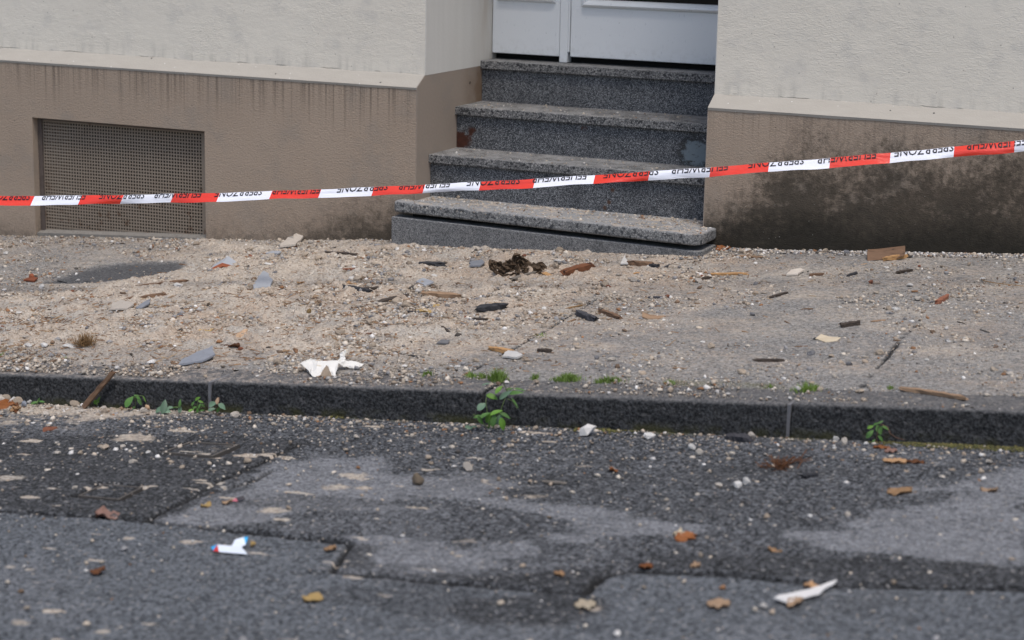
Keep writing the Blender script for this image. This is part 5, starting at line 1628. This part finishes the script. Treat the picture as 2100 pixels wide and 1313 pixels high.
    fc = [(0, 2, 1), (1, 2, 4, 3), (3, 4, 8, 9), (3, 9, 5), (5, 9, 7, 6), (10, 0, 1), (6, 7, 11)]
    folded('candy_wrapper', pts, fc, ['wrap_white', 'wrap_red', 'wrap_blue'], 'crumpled white, red and blue wrapper lying on the road', 'wrapper', fmat=[1, 0, 0, 0, 0, 2, 2], th=.0008)
    pts = [(474, 1028, 476, 1030), (484, 1021, 484, 1028), (499, 1016, 497, 1027), (503, 1023, 502, 1028), (488, 1029, 488, 1030)]
    folded('foil_scrap', pts, [(0, 4, 1), (1, 4, 3, 2)], ['wrap_pink', 'wrap_dark'], 'tiny pink and dark foil scrap on the road', 'wrapper', fmat=[0, 1], th=.0008)
    # plaster pieces and stones
    plate('plaster_piece', [(574, 512), (590, 498), (601, 500), (617, 491), (622, 496), (606, 509)], .008, 'mortar_pale', 'large cream plaster piece tilted near the left plinth', 'plaster piece', 'plaster pieces', lifts=(.004, .012, .022, .022, .01, .006), seed=41)
    put('white_stone', lm(921, 'plaster', sub=1, sx=1, sy=.7, sz=.75), 1205, 893, .030, 'largest angular white stone lying at the kerb foot', 'stone', 'white stones on the road', rot=.9)
    put('white_stone', lm(922, 'plaster', sub=1, sx=1, sy=.6, sz=.5), 1332, 900, .023, 'flat white stone at the kerb foot, right of the largest', 'stone', 'white stones on the road', rot=.5)
    put('white_stone', lm(923, 'plaster', sub=2, sx=.9, sy=.7, sz=.9), 1419, 923, .013, 'small upright white stone on the road below the kerb', 'stone', 'white stones on the road')
    put('pale_stone', lm(924, 'mortar_pale', sub=2, sx=1, sy=.7, sz=.8), 1433, 933, .013, 'tan crumb touching the small upright white stone', 'stone')
    put('grey_lump', lm(925, 'plaster', sub=2, sx=1, sy=.7, sz=.7), 1513, 1000, .015, 'left grey white lump of a touching pair on the road', 'stone', 'pair of grey white lumps')
    put('grey_lump', lm(926, 'plaster', sub=2, sx=1, sy=.8, sz=.8), 1531, 996, .016, 'right grey white lump of a touching pair on the road', 'stone', 'pair of grey white lumps')
    put('pale_stone', lm(927, 'mortar_pale', sub=2, sx=1, sy=.7, sz=.55), 1474, 998, .012, 'flat pale pebble left of a pair of grey white lumps', 'stone')
    put('brown_stone', lm(942, 'stone_brown', sub=2, sx=1, sy=.9, sz=.9, rough=.2), 857, 992, .0195, 'brown round stone standing alone on the pale worn road', 'stone')
    put('pale_stone', lm(929, 'mortar_pale', sub=2, sx=1.2, sy=.7, sz=.5), 960, 963, .022, 'flat cream stone right of the brown round stone', 'stone')
    put('pale_stone', lm(930, 'plaster', sub=2, sx=.8, sy=.8, sz=.85), 1714, 904, .011, 'round pale pebble at the kerb foot, left of a pair', 'stone')
    put('pale_stone', lm(931, 'mortar_pale', sub=2, sx=.7, sy=.6, sz=.95), 1731, 912, .014, 'upright pale pebble at the kerb foot, right of a pair', 'stone')
    put('pale_stone', lm(932, 'mortar_pale', sub=2, sx=.9, sy=.8, sz=.85), 1541, 900, .014, 'tan knobbly pebble right of the dark flat stone at the kerb', 'stone')
    put('pale_stone', lm(933, 'plaster', sub=2, sx=.9, sy=.8, sz=.85), 1776, 914, .008, 'tiny pale pebble just left of the small sprig', 'stone')
    put('amber_lump', lm(934, 'amber', sub=2, sx=.8, sy=.8, sz=1), 632, 655, .016, 'amber brown glassy lump in the rubble', 'lump')
    put('brick_piece', lm(935, 'brick', sub=2, sx=1.4, sy=.7, sz=.5), 102, 884, .022, 'flat pinkish brick piece on the road at far left', 'brick piece')
    put('mortar_block', lm(936, 'mortar_pale', sub=2, sx=1.2, sy=.8, sz=.6), 482, 855, .017, 'pale angular mortar block at the kerb foot right of the weeds', 'mortar lump')
    put('stone', lm(937, 'brick', sub=2, sx=1, sy=.9, sz=.8), 1786, 582, .012, 'dark red pebble on the right pavement', 'stone')
    put('white_flake', lm(938, 'plaster', sub=2, sx=1, sy=.7, sz=.5), 1866, 588, .015, 'white angular plaster flake on the right pavement', 'plaster flake')
    for i, (u, v, sz, lab) in enumerate(((142, 716, .024, 'white plaster flake left of the straw clump, nearest the clump'), (92, 714, .022, 'white lump left of the straw clump, beside a grey one'), (58, 714, .018, 'grey white lump at far left near the kerb'),
                                         (87, 590, .020, 'white square flake below the terracotta shard at far left'), (368, 597, .024, 'white broken flake at the end of the long brown lath'), (568, 586, .015, 'white pebble right of the pale slate shard'),
                                         (682, 577, .017, 'white oval flake in the upper rubble'), (890, 570, .018, 'white oval flake on the dust above the tan split lath'), (720, 583, .018, 'white flake beside the black charred lath'),
                                         (312, 746, .022, 'white flake near the kerb left of the slate blade'), (127, 616, .018, 'thin white flake in the far left rubble'))):
        put('plaster_flake', lm(950 + i, 'plaster', sub=2, sx=1, sy=.7, sz=.38), u, v, sz, lab, 'plaster flake', 'larger white flakes')
    plate('plaster_piece', [(1612, 568), (1622, 561), (1640, 558), (1650, 560), (1636, 567)], .006, 'mortar_pale', 'flat pale plaster piece on the upper right pavement', 'plaster piece', 'plaster pieces', lifts=(.002, .006, .008, .006, .002), seed=45)
    plate('plaster_piece', [(1272, 546), (1283, 533), (1288, 546)], .004, 'plaster', 'upright white triangular plaster piece below the steps', 'plaster piece', 'plaster pieces', lifts=(.004, .016, .004), seed=46)
    plate('plaster_piece', [(1030, 736), (1042, 727), (1060, 731), (1072, 735), (1060, 739)], .006, 'plaster', 'white flat plaster piece right of the orange fresh splinter', 'plaster piece', 'plaster pieces', lifts=(.002, .006, .008, .004, .002), seed=47)
    plate('plaster_piece', [(896, 708), (905, 703), (922, 704), (918, 709)], .005, 'stone', 'flat grey cement piece on the dusty pavement', 'cement piece', lifts=(.002, .005, .005, .002), seed=48)
    plate('plaster_piece', [(225, 649), (232, 640), (250, 636), (275, 640), (262, 648)], .006, 'mortar_pale', 'flat cream plaster piece beside a narrow bluish slate shard', 'plaster piece', 'plaster pieces', lifts=(.004, .008, .01, .008, .004), seed=49)
    # curled bark / cream flakes
    pts = [(1317, 651, 1320, 654), (1317, 641, 1322, 650), (1335, 647, 1335, 651), (1366, 649, 1362, 652), (1350, 655, 1350, 655), (1330, 655, 1330, 656)]
    folded('curled_bark', pts, [(0, 5, 2, 1), (5, 4, 3, 2)], 'wood_tan', 'curled tan bark piece in the middle of the right pavement', 'bark', th=.004)
    pts = [(1672, 695, 1676, 698), (1684, 686, 1684, 696), (1700, 691, 1698, 697), (1724, 693, 1720, 699), (1716, 700, 1714, 702), (1694, 703, 1694, 704)]
    folded('torn_flake', pts, [(0, 5, 2, 1), (5, 4, 3, 2)], 'leaf_cream', 'torn cream flake, folded, on the right pavement', 'flake', th=.003)
    put('char_bit', lm(961, 'char', sub=2, sx=1, sy=.6, sz=.5), 1672, 697, .010, 'black bit at the left tip of the torn cream flake', 'charred wood', 'charred pieces')
    # straw clump
    r = np.random.default_rng(44); g = ground(172, 712); V = []; F = []
    for _ in range(260):
        a = r.uniform(0, 6.28); e = r.uniform(.1, 1.4); R = r.uniform(.02, .045)
        p0 = np.array((r.normal() * .016, r.normal() * .012, .004)); tip = p0 + np.array((math.cos(a) * math.cos(e) * R, math.sin(a) * math.cos(e) * R, math.sin(e) * R * 1.15))
        mid = (p0 + tip) / 2 + r.normal(size=3) * .008; mid[2] = abs(mid[2]) + .006
        s = np.array((-math.sin(a), math.cos(a), 0)) * .0008
        b = len(V); V += [p0 - s, p0 + s, mid - s, mid + s, tip - s * .5, tip + s * .5]; F += [(b, b + 1, b + 3, b + 2), (b + 2, b + 3, b + 5, b + 4)]
    o = mk('straw_clump', V, F, 'straw', None, False, g)
    tag(o, 'brown fibrous straw clump near the kerb at left', 'straw clump')
    # leaves
    L = dry_leaf
    L(1820, 1008, 1869, 1014, .060, 'leaf_orange', 'broad orange leaf on the road below the small sprig', seed=3, lobes=3)
    L(1448, 1240, 1497, 1242, .045, 'leaf_tan', 'tan oval leaf in the foreground left of the torn board', seed=4, curl=.006)
    L(1388, 1112, 1422, 1100, .040, 'leaf_rust', 'curled rust brown leaf on the dark road', seed=5, curl=.02)
    L(1380, 1098, 1404, 1100, .030, 'leaf_cream', 'cream scrap on top of the curled rust brown leaf', seed=6, curl=.010)
    L(196, 1062, 246, 1056, .060, 'leaf_pink', 'pinkish lobed leaf on the tarred road seam at left', seed=7, curl=.025, lobes=3)
    L(625, 1236, 656, 1222, .035, 'leaf_yellow', 'yellow leaf alone in the left foreground', seed=8, curl=.008)
    L(184, 1176, 216, 1174, .030, 'leaf_brown', 'small dark brown leaf in the far left foreground', seed=9, curl=.010)
    L(1809, 945, 1858, 952, .032, 'leaf_orange', 'jagged orange leaf on the road right below the kerb sprig', seed=10, lobes=4)
    L(1855, 948, 1895, 953, .024, 'leaf_brown', 'brown leaf end behind the jagged orange leaf', seed=11)
    L(1813, 929, 1840, 927, .026, 'leaf_pink', 'pinkish leaf at the kerb foot beneath the small sprig', seed=12, curl=.006)
    L(1790, 920, 1826, 921, .016, 'leaf_rust', 'thin rust leaf strip under the small sprig', seed=13, curl=.004)
    L(408, 688, 438, 684, .026, 'leaf_yellow', 'yellow scrap in the rubble above the slate blade', seed=14)
    L(470, 699, 508, 690, .036, 'leaf_tan', 'tan curled leaf in the rubble above the slate blade', seed=15, curl=.02)
    L(452, 712, 492, 714, .030, 'leaf_brown', 'brown curled leaf under a tan leaf in the rubble', seed=16, curl=.018)
    L(852, 640, 884, 645, .026, 'leaf_yellow', 'yellow leaf scrap right of the flat dark sliver', seed=17)
    L(888, 636, 902, 632, .020, 'leaf_yellow', 'little yellow chip right of the yellow leaf scrap', seed=18)
    L(705, 600, 738, 596, .030, 'leaf_orange', 'orange brown leaf behind the black charred lath', seed=19, curl=.02)
    L(610, 594, 630, 586, .026, 'leaf_orange', 'orange flake in the rubble right of the pale slate shard', seed=20, curl=.016)
    L(740, 686, 762, 690, .026, 'leaf_pink', 'pinkish leaf lying in the dust above the white paper', seed=21, curl=.012)
    L(592, 512, 610, 511, .018, 'leaf_brown', 'dark brown leaf under the large cream plaster piece', seed=22, curl=.012)
    L(1310, 1163, 1338, 1166, .022, 'leaf_rust', 'rust leaf scrap on the tarred seam in the middle foreground', seed=23, curl=.012)
    L(1415, 1164, 1436, 1164, .022, 'leaf_tan', 'tan scrap on the tarred seam right of a rust scrap', seed=24, curl=.012)
    L(1178, 1246, 1222, 1241, .040, 'leaf_cream', 'cream leaf flat on the dark damp patch in the foreground', seed=25, curl=.003)
    L(1226, 946, 1268, 968, .012, 'leaf_rust', 'tiny rust curl on the open road right of the tall weed', seed=26, curl=.02) if False else None
    L(1250, 968, 1268, 966, .016, 'leaf_rust', 'tiny rust curl alone on the open road', seed=26, curl=.016)
    L(412, 1042, 432, 1036, .020, 'leaf_yellow', 'yellow scrap left of the tiny foil scrap on the road', seed=27)
    L(455, 1034, 476, 1034, .016, 'leaf_tan', 'tan scrap just below the tiny foil scrap', seed=28)
    L(1540, 1152, 1566, 1149, .010, 'leaf_tan', 'thin tan scrap on the dark road band', seed=29) if False else None
    L(1136, 1176, 1156, 1184, .014, 'leaf_orange', 'thin orange scrap above the damp patch in the foreground', seed=30)
    L(1575, 1130, 1603, 1134, .012, 'leaf_orange', 'thin orange scrap on the dark road right of the rust leaf', seed=33)
    L(2010, 1006, 2045, 1012, .024, 'leaf_tan', 'tan leaf at the far right on the pale worn road', seed=34)
    L(664, 1130, 690, 1128, .018, 'leaf_orange', 'small orange scrap beside the road seam left of centre', seed=35)
    L(1475, 517, 1490, 512, .05, 'leaf_rust', 'crumpled rust brown leaf against the right end of the steps', seed=36, curl=.04)
    L(514, 1122, 524, 1120, .016, 'leaf_yellow', 'little ochre bit touching the crumpled wrapper', seed=37)
    # rusty needle clump on the road
    r = np.random.default_rng(45); g = ground(1608, 958); V = []; F = []
    for _ in range(95):
        a = r.uniform(0, 6.28); R = r.uniform(.015, .045) * (0.6 + 0.4 * r.random()); q = RT * r.normal() * .026; p0 = np.array((q[0], q[1], abs(r.normal()) * .005)) + np.array((-RT[1], RT[0], 0)) * (q @ RT * .9 + r.normal() * .022)
        d = np.array((math.cos(a), math.sin(a), r.uniform(-.1, .7))) * R; s = np.array((-math.sin(a), math.cos(a), 0)) * .0012
        b = len(V); V += [p0 - s, p0 + s, p0 + d + s, p0 + d - s]; F.append((b, b + 1, b + 2, b + 3))
    o = mk('withered_clump', V, F, 'leaf_brown', None, False, g)
    md = o.modifiers.new('thick', 'SOLIDIFY'); md.thickness = .0012
    tag(o, 'withered rust brown plant clump lying on the road', 'withered plant')
    # heap of leaves and stones at the far left by the kerb
    for i, (a, b, c_, d_, w, mt, lab) in enumerate(((-8, 842, 22, 828, .045, 'leaf_rust', 'bright rust leaf at the left image edge by the kerb'), (16, 834, 36, 830, .03, 'leaf_rust', 'second rust leaf at the left edge, nearer the kerb'),
                                                    (20, 846, 44, 842, .025, 'leaf_orange', 'orange scrap below the rust leaves at the left edge'), (30, 838, 34, 848, .014, 'leaf_brown', 'brown leaf stalk among the rust leaves at the left edge'))):
        L(a, b, c_, d_, w, mt, lab, seed=60 + i, curl=.025)
    for i, (u, v, s, mt, lab) in enumerate(((4, 812, .026, 'mortar_pale', 'pale lump atop the far left heap by the kerb'), (28, 818, .022, 'plaster', 'white lump in the far left heap by the kerb'), (12, 824, .026, 'mortar', 'beige lump in the far left heap behind a rust leaf'),
                                            (38, 826, .020, 'mortar', 'beige lump at the right side of the far left heap'), (60, 822, .014, 'plaster', 'white crumb right of the far left heap'), (50, 834, .016, 'slate', 'blue grey chip below the far left heap'),
                                            (152, 830, .020, 'mortar', 'beige lump left of the leaning lath foot'), (172, 830, .013, 'plaster', 'white crumb behind the leaning lath foot'), (296, 846, .016, 'mortar_pale', 'tan crumb between the kerb weeds'), (302, 838, .014, 'leaf_tan', 'tan dry scrap between the kerb weeds'))):
        put('rubble_lump', lm(980 + i, mt, sub=2, sx=1, sy=.8, sz=.65), u, v, s, lab, 'rubble lump', 'rubble lumps at the kerb foot')
    # long thin wire on the right pavement
    pts = [ground(*q) + (0, 0, .004 + .006 * math.sin(i)) for i, q in enumerate(((2012, 575), (2020, 582), (2040, 586), (2080, 588), (2130, 589)))]
    c = pts[0]; o = tube('straw_stalk', [p - c for p in pts], .002, 'straw', None); o.location = c
    tag(o, 'long thin straw stalk at the far right of the pavement', 'stalk')


def build_plants():
    gb, g, bl = 'green_bright', 'green', 'green_blue'
    plant(1012, 880, [[(1003, 878), (1000, 850), (996, 825), (999, 808)], [(1010, 880), (1024, 850), (1034, 822), (1042, 806), (1055, 800)], [(1040, 818), (1050, 822), (1060, 838)],
                      [(1000, 878), (985, 862), (972, 850), (966, 856)], [(1012, 878), (1015, 862), (1022, 846)], [(1042, 806), (1032, 785), (1030, 778)]],
          [(998, 788, 20, 10, bl, .42), (1023, 799, 22, 50, gb, .5), (1009, 814, 24, -20, gb, .6), (988, 834, 22, 40, bl, .75), (1036, 810, 30, 35, bl, .4), (1058, 806, 30, 5, g, .36),
           (1066, 799, 24, -15, g, .3), (1045, 798, 16, 10, g, .4), (994, 852, 24, 30, g, .5), (1003, 856, 26, 60, gb, .5), (1018, 846, 26, 20, gb, .5), (1012, 862, 26, 75, g, .5), (1024, 858, 26, 65, bl, .45),
           (1036, 852, 24, -25, g, .4), (1030, 870, 26, -78, gb, .55), (980, 854, 18, 20, g, .4), (985, 862, 20, -60, g, .45), (1002, 872, 18, 85, g, .5), (961, 877, 16, -10, bl, .6), (972, 876, 14, 10, bl, .5), (1056, 826, 26, -55, g, .16)],
          'tall leafy green weed growing at the kerb joint', seed=2)
    plant(278, 836, [[(277, 838), (278, 826), (276, 814), (282, 811), (292, 812), (298, 824)]], [(265, 824, 26, 55, g, .62), (282, 815, 16, -40, g, .5), (286, 824, 16, -60, g, .5), (297, 819, 16, -65, gb, .14), (275, 836, 9, 45, g, .6)],
          'small green sprig with arched stem at the left kerb foot', seed=3)
    plant(198, 830, [[(199, 832), (200, 820)]], [(197.5, 825, 12, 10, gb, .9), (203, 818, 10, 60, gb, .5)], 'single round green leaf behind the leaning lath', seed=4)
    plant(336, 846, [[(335, 846), (336, 828)], [(340, 838), (352, 836), (368, 834)]], [(330, 840, 26, 25, bl, .6), (336, 834, 30, 80, bl, .5), (340, 842, 22, -20, bl, .6), (350, 836, 14, 5, bl, .5)], 'blue green lobed ivy leaf lying against the kerb foot', seed=5)
    plant(369, 846, [[(369, 846), (369, 822)]], [(369, 827, 16, 85, g, .4), (369, 840, 14, 85, bl, .6), (360, 836, 12, 10, g, .4)], 'upright narrow leaved seedling beside the ivy leaf', seed=6)
    plant(402, 846, [[(402, 848), (404, 832), (408, 818)], [(400, 848), (394, 834), (396, 826)], [(404, 846), (414, 834), (420, 828)]],
          [(405, 818, 13, 30, gb, .6), (396, 828, 11, 60, g, .6), (412, 824, 11, -20, gb, .5), (399, 836, 10, 20, g, .6), (409, 833, 11, 70, g, .5), (416, 832, 10, -30, g, .6), (392, 842, 12, 20, gb, .6), (405, 842, 10, 90, g, .6), (414, 842, 10, 10, g, .5)],
          'small bushy dark green weed left of the kerb joint', seed=7)
    plant(440, 848, [[(438, 850), (436, 838)], [(442, 850), (450, 836)], [(446, 846), (447, 826), (450, 815)]], [(436, 829, 18, 25, bl, .7), (455, 834, 18, -35, bl, .75), (434, 840, 16, 15, bl, .6), (448, 840, 14, 60, g, .5), (446, 822, 14, 80, 'leaf_tan', .6)],
          'clover like weed with a dry tan bud right of the kerb joint', seed=8, stemmat='stem_red')
    plant(75, 828, [[(75, 830), (78, 820)]], [(71, 826, 16, 15, g, .45), (79, 822, 14, 70, g, .4), (86, 824, 12, -10, g, .45)], 'tiny green seedling near the far left heap', seed=9)
    plant(1797, 905, [[(1797, 906), (1799, 892), (1800, 880), (1806, 868)], [(1806, 870), (1820, 876), (1826, 890), (1838, 898), (1856, 903)]],
          [(1784, 890, 22, 45, g, .5), (1803, 882, 20, -70, g, .7), (1785, 876, 13, 20, gb, .6), (1796, 870, 12, 30, g, .5), (1806, 866, 13, 30, g, .4), (1816, 878, 16, -30, g, .5), (1806, 900, 16, -50, g, .55), (1792, 904, 9, 40, g, .5)],
          'small green sprig with trailing reddish stalk at the right kerb foot', seed=10, stemmat='stem_red')
    T = tuft
    T(878, 768, 26, 14, 60, 'small lone grass tuft left of the tall weed', 1)
    T(965, 772, 22, 16, 50, 'leftmost blades of the grass above the tall weed', 2)
    T(990, 774, 34, 16, 70, 'low middle grass above the tall weed', 6)
    T(1020, 779, 36, 30, 190, 'largest dense grass tuft above the tall weed', 3)
    T(1097, 775, 14, 16, 44, 'small upright grass tuft right of the largest tuft', 4)
    T(1165, 778, 56, 18, 260, 'long low grass strip, first right of the small upright tuft', 5)
    T(1250, 781, 62, 15, 150, 'long low grass strip, second right of the small upright tuft', 7)
    T(1373, 786, 22, 14, 50, 'lone small grass tuft right of both grass strips', 8)
    T(1656, 800, 52, 22, 150, 'spreading grass tuft above the right kerb joint', 9)
    T(1580, 792, 20, 8, 26, 'sparse short grass left of the spreading tuft', 10)
    T(1827, 796, 16, 11, 34, 'tiny grass tuft near the long kerb stick', 11)
    T(1110, 690, 30, 10, 44, 'short grass growing in the pavement joint', 12, group='grass tufts in pavement joints')
    T(2, 728, 14, 8, 20, 'short blades at the far left edge of the pavement', 13, group='grass tufts in pavement joints')
    T(130, 736, 26, 7, 30, 'sparse blades below the straw clump', 14, group='grass tufts in pavement joints')
    # moss cushions along the right kerb foot
    r = np.random.default_rng(3)
    def dm(x, y):
        k = kerb_y(x) - y
        return np.where((k > .014) & (k < .06), np.exp(-(k - .014) / .016) * np.clip(sstep(2.62, 2.8, x) + 0.35 * sstep(.55, .7, fbm(x, y, 5, 3, 151)), 0, 1), 0)
    xy = sample(1500, .4, 3.3, -2.6, -2.3, dm, 301)
    o = grit_mesh('moss', xy, r.uniform(.0025, .006, len(xy)), [.4, .35, .25], surf, sub=1, seed=9, flat=.8, palette=np.array([(.055, .065, .012), (.10, .10, .022), (.13, .115, .03)]))
    tag(o, 'green brown moss along the foot of the kerb', 'moss', kind='stuff')


build_pavement()
build_road()
build_kerb()
build_house()
build_steps()
build_grit()
build_crumbs()
build_debris()
build_plants()
build_tape()
